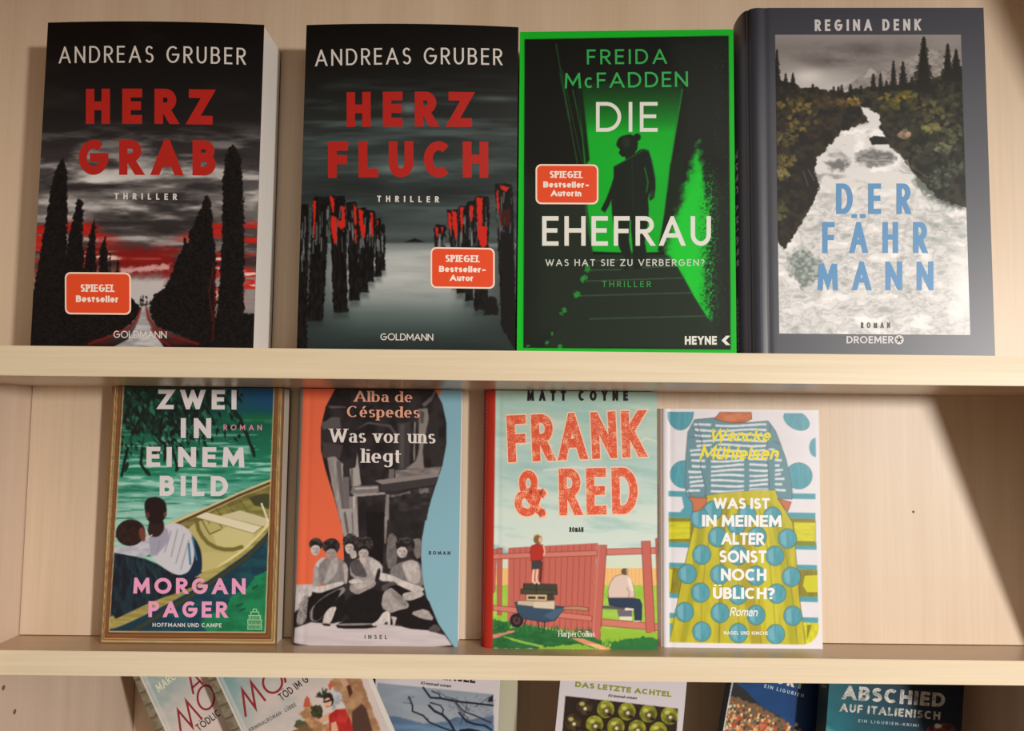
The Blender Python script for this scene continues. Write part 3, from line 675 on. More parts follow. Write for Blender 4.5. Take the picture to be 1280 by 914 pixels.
# ---- DIE EHEFRAU
def paint_green():
    c = Canvas(640, 30, 926, 445, (24, 178, 44))
    P = [(655.5,49),(911,44.5),(913.5,437),(654,435)]
    c.poly(P, (22, 25, 22), soft=1)
    c.poly([(656,230),(912,230),(913,437),(654,435)], (38, 48, 40), soft=60)
    c.poly([(840,50),(910,46),(912,200),(850,200)], (32, 37, 34), soft=20)
    k = c.a.copy()
    c.poly([(722,104),(854,104),(838,205),(824,316),(741,316),(734,257),(730,200)], (20, 178, 48), soft=1.6)
    dim = np.clip((165-c.V)/65, 0, 1)**0.8; c.blend(dim*((c.V < 175) & (c.V > 100) & (c.U > 720) & (c.U < 858))*0.92, (22, 34, 24))
    c.glow(800, 205, 40, 30, (34, 215, 60), 0.35)
    for p, w, a in (([(695,55),(708,130),(722,206)], 1.2, .6), ([(703,88),(714,140),(728,205)], 1, .5), ([(716,112),(731,186)], 1.2, .7), ([(727,112),(736,190)], 1, .5), ([(732,257),(736,290),(742,316)], 1.3, .8), ([(853,112),(838,205),(834,240)], 1.4, .9), ([(700,92),(712,150)], 2.4, .25)):
        c.line(p, (52, 140, 66), w, soft=1.2, alpha=a)
    c.poly([(722,110),(728,110),(737,200),(732,206)], (16, 40, 20), soft=2)
    # right jamb and the bright wall beyond
    c.poly([(838,205),(858,180),(852,235),(842,270),(828,314),(822,314),(832,262)], (24, 40, 28), soft=2.5)
    c.poly([(872,178),(880,240),(888,275),(880,330),(886,398),(872,386),(856,350),(831,318),(836,300),(848,262),(860,220)], (24, 190, 52), soft=9, rag=7, ragscale=7)
    c.poly([(876,205),(884,262),(880,330),(872,384),(850,338),(838,316),(850,268)], (28, 204, 56), soft=8, rag=4)
    n = fbm(c.U, c.V, 1.7, 1.7, 77, 2); m = np.exp(-((c.U-886)/10)**2)*np.clip((c.V-195)/50, 0, 1)*np.clip((410-c.V)/20, 0, 1)
    c.blend(np.clip((n-0.56)*9, 0, 1)*m, (26, 186, 56)); c.blend(np.clip((0.42-n)*9, 0, 1)*m*0.9, (30, 50, 34))
    # the steps
    c.poly([(741,316.5),(830,316.5),(846,332),(856,350),(866,368),(884,397),(900,420),(910,434),(680,434),(700,408),(720,372),(731,352),(738,334)], (38, 50, 41), soft=1.5)
    c.poly([(741,314.5),(779,316),(779,318),(741,318)], (12, 20, 14), soft=.8); c.poly([(806,316),(830,315),(830,318),(806,318)], (12, 20, 14), soft=.8)
    for p in ([(737,338),(776,337)],[(804,334.5),(846,333)],[(732,351.5),(853,347.5)],[(721,370),(866,366)],[(737,398.8),(884,395)],[(742,326),(776,325)],[(808,324),(838,323)]):
        c.line(p, (80, 118, 84), 1.0, soft=1, alpha=0.75)
    for x, y, r in ((734,336,5),(731,347,4),(728,350,3),(722,368,4),(719,369,3),(705,388,3),(702,392,2),(690,417,2),(684,428,3),(700,434,3),(660,433,2)):
        c.ell(x, y, r*0.8, r, (44, 160, 60), rag=2.5, ragscale=2, alpha=0.75, seed=int(x))
    r = random.Random(3)
    for _ in range(150):
        x, y = r.uniform(890, 911), r.uniform(60, 420); c.ell(x, y, .5, .6, (60, 110, 66), alpha=0.6)
    for e in ([(640,30),(926,30),(926,44.2),(911,44.5),(655.5,49),(640,49.6)],[(640,30),(655.5,30),(655.5,49),(654,435),(654,445),(640,445)],[(911,30),(926,30),(926,445),(913.5,445),(913.5,437),(911,44.5)],[(640,435),(654,435),(913.5,437.4),(926,437.4),(926,446),(640,446)]): c.poly(e, (24,188,46), soft=.7)
    # the walking figure
    F = (27, 37, 30)
    c.ell(796.5, 171.6, 4.6, 4.8, F)
    c.poly(zc([(568,690),(580,665),(600,652),(640,643),(665,652),(686,690),(682,725),(668,745),(680,760),(620,790),(615,766),(598,766),(580,746),(588,728),(568,706)], 4.352, 640, 20), F, soft=1)
    c.poly([(767,208),(787,197),(800,187),(805,186),(811,188),(815,200),(819,220),(819.5,234),(818,247),(813,251),(810,247),(811,262),(810.5,274),(808,292),(806,302),(809,321),(800,337),(792,337),(790,300),(787.5,276),(787,300),(789,314),(785,337),(779,337),(781,322),(775,312),(768,290),(765,267),(764,250),(761,258),(756,266),(751,262),(758,248),(764,232),(767,222)], F, soft=1)
    c.line([(768,208),(790,196),(805,187),(812,190),(819,222)], (60, 170, 74), 0.8, alpha=0.6)
    c.line([(806,210),(810,228),(808,240)], (40, 170, 60), 1.2, alpha=0.7); c.line([(788,276),(787,300),(789,312)], (40, 190, 60), 1.6, alpha=0.9)
    c.ell(815, 243, 3, 5, (40, 60, 44)); c.line([(812,243),(811,248)], (40,180,60), 1); c.line([(790,200),(792,260)], (44, 60, 46), 1.5, alpha=.5)
    c.ell(783, 178, 5, 7, (40, 58, 44), alpha=0.7, soft=3)
    return c
GREEN = (26, 184, 44)
b3 = Book('paperback', 'green-bordered paperback DIE EHEFRAU, third on the upper shelf', 646, 437, 919, 439, f1+0.0055, 0.2182, 0.030, UP, base_z=SZ(1), yaw=R(-2.6))
b3.paperback(ink(GREEN, 0.38), ink(GREEN, 0.38)); b3.grid(paint_green(), deep=6)
WH = (228, 230, 222)
b3.lines('author_name', [('FREIDA', 733.7, 833.5, 80.2, 61.6, -0.8, dict(track=.3)), ('McFADDEN', 706, 860, 109.6, 90.4, -2, dict(track=.22))], (46, 176, 84), t=0.13, wid=.9)
b3.lines('title', [('DIE', 745, 822, 164.8, 127.6, 0, dict(track=.26, wid=.98)), ('EHEFRAU', 677.7, 888.6, 307.3, 270.3, 0, dict(t=.15, wid=.82, track=.2))], WH, t=0.125)
b3.lines('tagline', [('WAS HAT SIE ZU VERBERGEN?', 681.9, 880.8, 332.6, 324.2, 0)], (206, 214, 204), t=0.14, wid=.8, track=.26, space=.5)
b3.lines('subtitle', [('THRILLER', 752.8, 813.6, 359, 351.5, 0)], (44, 150, 66), t=0.13, wid=.8, track=.4)
b3.lines('publisher_name', [('HEYNE', 856, 896, 431, 420.2, 0, dict(wid=.7, track=.12)), ('<', 902.5, 910.5, 431.5, 419.8, 0, dict(t=.3))], WH, t=0.22)
b3.sticker(669.5, 205.5, 748, 255.5, [spiegel(687, 728.5, 222.8, 214.2), ('Bestseller-', 679, 736, 234.8, 227.2, .3, B_), ('Autorin', 688.5, 726.7, 245.6, 238, .2, B_)], slope=0.004)
# ---- DER FÄHRMANN
def paint_river():
    c = Canvas(965, 38, 1216, 421, (160, 156, 152))
    c.grad([41, 60, 85, 110, 120], [(150,146,144),(128,122,120),(148,144,141),(190,187,184),(180,176,172)])
    n = fbm(c.U, c.V, 60, 20, 51, 5)
    c.blend(np.clip((n-0.42)*3.5, 0, 1)*np.exp(-((c.U-1060)/75)**2-((c.V-70)/20)**2)*0.9, (84, 79, 78))
    c.glow(1010, 96, 32, 14, (214, 210, 206), 0.9); c.glow(1180, 55, 40, 18, (150,145,143), 0.7)
    c.poly([(1052,112),(1064,104),(1076,94),(1088,84),(1100,86),(1112,88),(1126,78),(1145,68),(1168,60),(1200,66),(1200,115)], (128,122,118), soft=3, rag=2, col2=(160,155,150), texs=(6, 3))
    c.poly([(1076,97),(1088,86),(1096,90),(1088,98)], (170,166,162), soft=2, rag=2)
    D = (24, 21, 17)
    # river body
    c.poly([(1076,134),(1098,136),(1103,164),(1112,180),(1128,198),(1142,214),(1172,246),(1208,256),(1216,421),(965,421),(965,290),(1000,285),(1018,250),(1018,200),(1036,180),(1052,164),(1084,150)], (222,222,222), soft=1)
    wat = (c.V > 132).astype(float)
    low = np.clip((c.V-225)/40, 0, 1); wx = c.U+9*fbm(c.U, c.V, 18, 14, 151, 3); wy = c.V+9*fbm(c.U, c.V, 14, 18, 152, 3)
    n = fbm(wx, wy, 30, 8, 53, 5); c.blend(np.clip((0.47-n)*5, 0, 1)*wat*(1-low)*0.7, (132,133,132))
    n = fbm(wx*1.3, wy*1.6, 26, 15, 57, 6); rd = np.abs(2*n-1)
    c.blend(np.clip(0.9-rd*7, 0, 1)*low*0.50, (150,156,155)); c.blend(np.clip((0.40-n)*5, 0, 1)*low*0.6, (140,147,146)); c.blend(np.clip((n-0.6)*6, 0, 1)*wat, (246,246,246))
    n = fbm(wx, wy, 9, 5, 257, 4); c.blend(np.clip((0.42-n)*4, 0, 1)*low*0.35, (120,124,124))
    n = fbm(c.U+c.V*0.5, c.V-c.U*0.3, 26, 10, 59, 4)
    c.blend(np.clip((n-0.5)*4, 0, 1)*np.exp(-((c.U-1175)/30)**2-((c.V-280)/38)**2)*0.7, (120,134,130))
    c.poly([(1070,192),(1090,186),(1112,190),(1124,197),(1110,206),(1088,209),(1070,203)], (92,92,92), soft=5, rag=4, alpha=0.85, col2=(150,150,150), texs=(8,2))
    c.poly([(1032,203),(1048,199),(1062,204),(1054,213),(1040,212)], (90,90,90), soft=5, rag=4, alpha=0.8)
    c.poly([(984,322),(1000,310),(1018,318),(1028,330),(1022,350),(1004,362),(990,345)], (98,112,108), soft=6, rag=6, alpha=0.85, col2=(170,180,176), texs=(4,3))
    c.poly([(1150,216),(1180,238),(1206,252),(1206,262),(1180,258),(1158,244),(1140,226)], (88,98,90), soft=6, rag=5, alpha=0.85)
    c.glow(1205, 360, 26, 75, (248,248,248), 0.85)  # lamp glare painted in white over the lower right of the picture
    # banks
    c.poly([(965,92),(975,98),(990,104),(1005,110),(1022,110),(1040,114),(1060,116),(1072,124),(1077,136),(1086,152),(1066,160),(1052,164),(1038,180),(1022,197),(1018,214),(1024,232),(1016,256),(998,284),(986,304),(980,312),(972,300),(965,298)], D, soft=1.2, rag=3, ragscale=5, col2=(50,44,32), texs=(6,5))
    c.poly([(1062,112),(1100,108),(1130,104),(1165,98),(1200,84),(1216,84),(1210,262),(1172,248),(1142,216),(1126,197),(1110,180),(1101,162),(1097,140),(1078,134)], D, soft=1.2, rag=3, ragscale=5, col2=(52,52,38), texs=(7,6), seed=5)
    r = random.Random(11)
    def bush(x, y, rx, ry, col, n=16):
        for _ in range(n):
            a, q = r.random()*math.tau, r.random()**0.5; px_, py_ = x+rx*q*math.cos(a), y+ry*q*math.sin(a)
            k = r.uniform(0.55, 1.25); c.ell(px_, py_, r.uniform(1.5,4.5), r.uniform(1.2,3), [v*k for v in col], rot=r.uniform(-50,50), soft=1.6, rag=1.5, ragscale=2, alpha=0.75, seed=r.randint(0,99))
    for a in ((995,130,22,9,(118,104,48)),(1003,150,20,14,(104,92,44)),(1060,128,16,6,(134,108,52)),(1030,128,16,7,(78,64,40)),(985,172,14,10,(92,82,46)),(982,200,12,8,(100,92,50)),(978,215,9,10,(120,112,66)),(976,262,8,14,(84,80,48)),(1120,122,24,8,(128,112,40)),(1112,132,14,6,(96,90,38)),(1150,128,22,10,(84,82,44)),(1170,142,20,12,(92,90,52)),(1185,120,16,14,(60,60,42)),(1188,165,14,14,(84,88,62)),(1140,160,20,14,(54,58,40)),(1160,190,22,14,(62,68,54)),(1190,205,13,20,(76,88,74)),(1175,225,16,12,(80,92,80)),(1130,148,12,8,(40,42,30)),(1165,160,10,6,(120,116,66)),(1130,168,6,4,(168,140,116)),(1178,185,10,6,(110,116,86))): bush(*a, n=26)
    c.poly([(1020,200),(1008,196),(1000,212),(1006,236),(1014,252),(1024,230),(1016,215)], (30,25,22), soft=2, rag=2)
    for p in ([(972,180),(978,168),(984,166),(989,170)],[(1004,214),(1010,232)],[(1010,212),(1018,226)]): c.line(p, (140,128,104), 1.1, alpha=0.6)
    def fir(x, y0, y1, w, seed):
        q = random.Random(seed); h = y1-y0; c.line([(x,y0),(x,y1)], D, max(1, w*0.10)); k = 0
        c.poly([(x,y0),(x+w*.20,y0+h*.55),(x+w*.34,y1),(x-w*.34,y1),(x-w*.20,y0+h*.55)], D, soft=1, rag=1.6, ragscale=2.4, seed=seed)
        y = y0+2
        while y < y1:
            f = (y-y0)/h; ww = w*0.5*(0.12+0.9*f)*q.uniform(0.7,1.1)
            for sg in (-1, 1):
                l = ww*q.uniform(0.65,1.1); c.line([(x,y),(x+sg*l*.6,y+l*0.12),(x+sg*l*1.15,y+l*0.34)], D, 1.9, soft=1)
            y += 2.6
    for a in ((1154.6,47,112,28,1),(1184.6,55,100,16,2),(1116.7,76,112,9,3),(1128.5,77,112,13,4),(1091.5,92,114,9,5),(1100.5,92,114,7,6),(971,62,108,11,7),(982,92,112,7,8),(991,92,112,9,9),(1063,105,120,8,10),(1048,108,120,7,11),(1052,106,120,7,12),(1042,108,118,5,13),(1016,105,116,8,14),(1108,101,114,7,15),(1076,107,118,6,17),(1195,62,100,18,18),(1140,96,112,9,19)): fir(*a)
    c.poly([(1086,174),(1092,170),(1106,171),(1112,180),(1090,181)], (26,24,22), soft=1, rag=1)
    c.line([(1125,196),(1128,205),(1134,200),(1136,212)], (190,185,180), 1.2, alpha=0.7); c.line([(1118,186),(1136,206),(1160,222)], (150,152,150), 1.2, alpha=0.4)
    return c
NAVY = (44, 46, 60)
linen = ink(NAVY, 0.42, 0.6, var=0.16, scale=1500.0)
b4 = Book('hardback', 'dark slate hardback DER FÄHRMANN with a river picture, rightmost on the upper shelf', 943, 440, 1242, 443, f1+0.003, 0.2345, 0.034, UP, base_z=SZ(1), yaw=R(-1.2))
b4.hardback(linen, linen, bulge=0.0045, r=0.006)
rv = paint_river()
xa, za = b4.loc(974, 417); xb, _ = b4.loc(1212.7, 417.3); xc, zt = b4.loc(968.7, 43.6)
b4.grid(rv, 1.3, 0.00012, PRINT, x0=xa, x1=xb, z0=za, z1=zt, name='cover_picture')
SILV = (208, 206, 208)
b4.lines('author_name', [('REGINA DENK', 1018.4, 1150.8, 38.6, 24.2, -0.8)], SILV, t=0.2, wid=.55, track=.36, space=.55)
b4.lines('title', [('DER', 1045, 1138, 267.7, 229.5, 0, dict(track=.48)), ('FÄHR', 1027.7, 1158.6, 316.5, 277.6, 0, dict(track=.47)), ('MANN', 1022, 1166.7, 363, 327, 0, dict(track=.46, wid=.5))], (88, 146, 196), t=0.17, wid=.46, off=0.00022)
b4.lines('subtitle', [('ROMAN', 1076, 1112.4, 410.3, 403, 0)], (66, 64, 64), t=0.2, wid=.42, track=.55, off=0.00022)
b4.lines('publisher_name', [('DROEMER', 1058, 1116.5, 429.4, 420.2, 0)], SILV, t=0.17, wid=.68, track=.1)
em = [[(1123.8+5.8*math.cos(a), 424.8+5.8*math.sin(a)) for a in np.linspace(0, math.tau, 25)[:-1]]]
e = b4.printed('publisher_emblem', em, 0.00012, ink(SILV))
st = []
for k in range(5):
    a = R(-90+72*k); dx, dy = math.cos(a), math.sin(a); st.append([(1123.8-dy*.7, 424.8+dx*.7), (1123.8+dx*4-dy*.9, 424.8+dy*4+dx*.9), (1123.8+dx*4+dy*.9, 424.8+dy*4-dx*.9), (1123.8+dy*.7, 424.8-dx*.7)])
b4.printed('emblem_star', st, 0.0002, ink((52, 52, 60)), b4.cover)
def spine_text(b, s, z0, z1, yc, hh, col, name='spine_lettering', t=0.2, **kw):
    """letters running up the spine; caps point to the back board"""
    pls, W = layout(s, t, **kw); V, F = [], []
    pr = b.spine_prof; ys = [p[1] for p in pr]; xs = [p[0] for p in pr]
    for pl in pls:
        i0 = len(V)
        for x, y in pl:
            yy = yc+hh/2-y*hh; V.append((float(np.interp(yy, ys, xs))-0.00015, yy, z0+(z1-z0)*x/W))
        F.append(list(range(i0, len(V)))[::-1])
    return mesh_obj(name, V, F, ink(col), b.spine)
spine_text(b4, 'REGINA DENK', 0.062, 0.142, 0.0205, 0.0085, (176, 174, 176), t=.2, wid=.55, track=.36)
spine_text(b4, 'DROEMER', 0.004, 0.040, 0.0205, 0.006, (150, 148, 150), t=.18, wid=.68, track=.16)
# ---- ZWEI IN EINEM BILD
def paint_boat():
    c = Canvas(115, 470, 362, 815, (20, 110, 80))
    c.grad([484, 530, 560, 590, 615, 640, 680], [(16,74,78),(18,92,74),(22,112,84),(44,142,112),(104,178,160),(150,202,188),(160,205,190)])
    c.blend(np.clip((c.U-255)/80, 0, 1)*np.clip((530-c.V)/30, 0, 1), (22, 70, 112)); c.blend(np.clip((c.U-240)/80, 0, 1)*np.exp(-((c.V-524)/6)**2)*0.7, (24, 110, 62))
    n = fbm(c.U, c.V, 34, 3.6, 61, 4); w = np.clip((c.V-515)/60, 0, 1)
    c.blend(np.clip((n-0.55)*7, 0, 1)*w, (160, 216, 200)); c.blend(np.clip((0.44-n)*7, 0, 1)*w*0.8, (20, 112, 84))
    m = fbm(c.U, c.V, 22, 16, 65, 4)*np.clip((300-c.U)/40, 0, 1)*np.clip((556-c.V)/30, 0, 1)*1.5
    c.blend(np.clip((m-0.42)*3, 0, 0.85), (16, 40, 36))
    r = random.Random(5)
    for _ in range(560):
        x, y = r.uniform(150, 300), 484+r.random()**1.2*82
        if x > 262 and y > 505 and r.random() < .7: continue
        if y > 548 and x > 215 and r.random() < .6: continue
        l = r.uniform(5, 15); a = R(r.uniform(40, 125)); k = r.random()
        col = (13, 26, 25) if k < .62 else ((24, 70, 52) if k < .85 else (44, 116, 86))
        dx, dy = math.cos(a)*l, math.sin(a)*l; q = r.uniform(1.2, 2.6)
        c.poly([(x,y),(x+dx*.4-dy/l*q,y+dy*.4+dx/l*q),(x+dx,y+dy),(x+dx*.4+dy/l*q,y+dy*.4-dx/l*q)], col, soft=1, alpha=0.95)
    for p in ([(282,500),(300,522),(310,548),(318,570)],[(160,560),(155,580),(152,595)],[(178,560),(176,580),(184,592)],[(215,560),(222,585)]):
        c.line(p, (14,30,28), 3.4, soft=1.2)
    for x, y, a in ((316,562,70),(308,542,60),(300,530,120),(296,520,40),(158,584,110),(184,590,50),(222,584,110)):
        c.ell(x, y, 6.5, 2.4, (15,40,34), rot=a)
    # boat
    c.poly([(132,700),(256,715),(346,640),(346,800),(125,800)], (26,58,76), soft=1)
    O = (150, 142, 84)
    c.poly([(346,597),(300,615),(262,632),(214,652),(206,658),(232,664),(250,690),(253,724),(277,707),(307,687),(336,655),(346,640)], (186,178,114), soft=1)
    c.poly([(346,604),(300,622),(262,640),(214,659),(232,664),(246,652),(268,648),(292,640),(346,622)], (110,100,56), soft=1, col2=(140,128,72), texs=(10,5))
    c.poly([(260,644),(292,632),(318,622),(346,618),(346,650),(324,662),(300,656)], (150,145,78), soft=1, col2=(120,118,62), texs=(12,4))
    for p in ([(285,630),(292,640),(298,652)],[(270,636),(276,644),(282,652)],[(300,625),(310,640)],[(255,643),(262,655)]): c.line(p, (92,84,44), 1.0, alpha=.9)
    c.poly([(311,622),(330,617),(346,620),(346,640),(328,634),(318,632)], (70,72,46), soft=1.5)
    c.poly([(266,668),(300,650),(318,662),(316,684),(298,690),(272,686)], (206,197,138), soft=1.5); c.line([(246,652),(248,662),(253,671),(260,679),(270,684.5),(280,687),(292,687),(302,684)], (118,110,56), 5, soft=1.4); c.line([(252,650),(262,668),(276,662)], (118,110,56), 1.6, soft=1); c.line([(268,648),(278,660)], (118,110,56), 1.4)
    c.poly([(250,690),(262,690),(290,692),(306,688),(277,707),(256,722),(252,712)], (196,187,124), soft=1.5, rnd=1)
    c.poly([(242,646),(254,639),(328,658.5),(317,667)], (226,218,186), soft=1, outline=(120,112,70), ow=.7)
    c.poly([(275,645),(300,638),(340,650),(340,657),(328,658)], (208,200,160), soft=1)
    c.line([(327,630),(331,640),(336,655)], (232,226,196), 2.4)
    c.line([(346,597),(300,616),(262,633),(208,657)], (214,206,160), 2.0, soft=1); c.line([(346,600.5),(300,619),(262,636.5),(212,659)], (92,70,44), 3.2, soft=1)
    c.line([(340,648),(331,662),(307,687),(277,707),(254,724)], (226,216,160), 4.2, soft=1)
    c.poly([(344,650),(334,667),(309,692),(279,713),(256,729),(205,758),(132,792),(132,772),(190,744),(254,715),(277,708),(307,688),(334,660)], (150,138,76), soft=1.6, col2=(178,166,98), texs=(24,5), rnd=2)
    c.line([(334,672),(309,697),(279,718),(256,734),(205,766),(165,790)], (66,64,44), 4.0, soft=3)
    c.poly([(346,668),(346,795),(170,795),(215,765),(258,738),(281,722),(311,700),(334,676)], (24,58,78), soft=2, col2=(26,80,88), texs=(16,8))
    c.poly([(340,712),(330,715),(318,722),(308,736),(290,745),(283,760),(262,768),(250,780),(262,795),(345,795)], (30,134,88), soft=1.4, rag=2, col2=(24,112,74), texs=(14,8))
    for p in ([(296,758),(303,755)],[(300,763),(306,761)],[(316,736),(322,732)]): c.line(p, (18,70,56), 1.8, soft=1.4)
    # the couple
    c.poly([(138,690),(160,694),(188,700),(225,722),(256,722),(240,735),(190,752),(132,780)], (24,30,40), soft=1.5, rnd=1, col2=(30,52,64), texs=(4,14))
    for k in range(9): c.line([(158+k*4, 697+k*1.2), (162+k*4.2, 712+(k % 3)*6)], (40,98,104), 1.2, soft=1.4, alpha=.6)
    c.poly([(236,664),(246,676),(252,690),(253,716),(240,724),(226,722),(232,700)], (26,44,66), soft=1.2, rnd=2)
    c.poly([(205,657),(220,653),(236,661),(243,676),(243,700),(236,716),(222,720),(205,711),(190,697),(180,682),(186,668),(194,657)], (206,206,214), soft=1.2, rnd=2)
    c.poly([(186,668),(194,657),(210,660),(212,675),(200,690),(190,697),(181,684)], (150,148,172), soft=3, alpha=.8, rnd=2)
    for p in ([(214,664),(206,690)],[(222,662),(214,696)],[(230,668),(220,704)],[(236,676),(226,712)],[(200,676),(196,694)]): c.line(p, (140,144,160), 1.4, soft=1.5, alpha=.8)
    c.line([(236,680),(238,705)], (70,120,160), 2.6, soft=1.5); c.line([(240,672),(246,700)], (60,130,170), 1.6, soft=1)
    c.poly([(143,684),(160,684),(176,677),(186,672),(188,692),(180,697),(160,694),(143,691)], (176,176,194), soft=1.2, col2=(200,200,212), texs=(8,3))
    c.poly([(186,650),(204,648),(206,662),(198,672),(184,670)], (48,32,32), soft=1.5, rnd=2)
    c.poly([(180,628),(186,622),(198,621),(207,627),(209,640),(205,650),(198,656),(188,655),(182,646)], (36,24,26), soft=1.2, rnd=2); c.ell(184.5, 644, 2.4, 4, (96,56,50), soft=1.5); c.ell(206.5, 643, 2, 3.4, (110,64,56), soft=1); c.ell(163, 666, 18.5, 16.6, (38, 24, 24), rot=-15, col2=(52,34,32), texs=(5,5)); c.ell(178, 668, 4, 9, (120,64,56), rot=-10, soft=2)
    c.poly([(180,656),(184,664),(186,671),(183,666)], (226,216,220), soft=.8); c.line([(182,673),(190,669)], (226,210,200), 1.4)
    # printed gilt frame
    o = [(143.0,470),(125.7,804.2),(345.2,806.2),(354.0,470)]; i = [(156.0,470),(136.8,789),(330.8,790),(342.8,470)]
    for e in ([(100,460),(144,460),(126.5,804.5),(126.5,830),(100,830)],[(100,803),(370,805),(370,830),(100,830)],[(353.4,460),(380,460),(380,830),(344.6,830),(344.6,806)]): c.poly(e, (128,90,52), soft=.7)
    cols = [(0,.08,(112,78,44)),(.08,.17,(180,142,92)),(.17,.24,(222,194,142)),(.24,.32,(112,76,44)),(.32,.44,(190,150,98)),(.44,.50,(126,72,38)),(.50,.82,(122,78,48)),(.82,.90,(86,48,26)),(.90,1.0,(214,184,134))]
    L = lambda p, q, t: (p[0]+(q[0]-p[0])*t, p[1]+(q[1]-p[1])*t)
    for s0, s1 in ((0,1),(1,2),(2,3)):
        for a, b, col in cols:
            c.poly([L(o[s0],i[s0],a), L(o[s1],i[s1],a), L(o[s1],i[s1],b), L(o[s0],i[s0],b)], col, soft=.7)
        n = 90
        for k in range(n):
            p = L(L(o[s0],i[s0],.66), L(o[s1],i[s1],.66), (k+.5)/n); c.ell(p[0], p[1], .7, .7, (196,130,76), alpha=.55)
    return c
b5 = Book('hardback', 'hardback ZWEI IN EINEM BILD, its cover a gilt-framed rowing boat painting', 125, 803.5, 345, 805.5, f2+d5 if 'd5' in globals() else f2+0.0215, 0.2146, 0.0205, MID, base_z=SZ(2))
b5.paperback(ink((120, 84, 48), 0.35), ink((70, 48, 30), 0.4), 0.0022, pages_mat(1, (196, 182, 168))); b5.grid(paint_boat(), mat=PRINT_GLOSS)
LG = (226, 222, 224)
b5.lines('title', [('ZWEI', 197.7, 295.6, 511.8, 487.3, .6, dict(track=.30)), ('IN', 226, 264, 547.8, 522.8, .2, dict(track=.34)), ('EINEM', 183, 305.4, 583.9, 559, .8, dict(track=.26)), ('BILD', 199.6, 285, 620.1, 595, .5, dict(track=.28))], LG, t=0.22, wid=.72)
b5.lines('subtitle', [('ROMAN', 279.4, 327.3, 538, 531, .4)], (222, 150, 166), t=0.17, wid=.8, track=.6)
b5.lines('author_name', [('MORGAN', 166.7, 307, 742.6, 722.7, 1), ('PAGER', 185.5, 283.8, 772, 751.9, .8)], (234, 160, 198), t=0.22, wid=.78, track=.26)
b5.lines('publisher_name', [('HOFFMANN UND CAMPE', 190.8, 276.9, 784, 779, .6)], LG, t=0.16, wid=.8, track=.22)
tw = []
def seg(x0, y0, x1, y1, w=.5):
    d = math.hypot(x1-x0, y1-y0); nx, ny = -(y1-y0)/d*w, (x1-x0)/d*w; tw.append([(x0-nx,y0-ny),(x1-nx,y1-ny),(x1+nx,y1+ny),(x0+nx,y0+ny)])
for a in ((309,786.5,327.5,786.8),(309.5,781,327,781.2),(309,775,327.7,775.2),(310.5,769.5,326.5,769.7),(313,765,324,765.1),(316,761.5,321.5,761.6),(310,775,310,786),(327,775,326.8,786),(311.5,769.5,311.5,775),(325.8,769.5,325.8,775),(314,765,313.6,769.5),(323.5,765,323.8,769.5),(316.5,761.5,316.5,765),(321,761.5,321,765)): seg(*a)
for k in range(6): seg(312.5+k*2.5, 776.5, 312.5+k*2.5, 785.5, .35); seg(313.5+k*2.2, 770.5, 313.5+k*2.2, 774.2, .35)
b5.printed('publisher_emblem', tw, 0.00012, ink((166, 214, 160)))
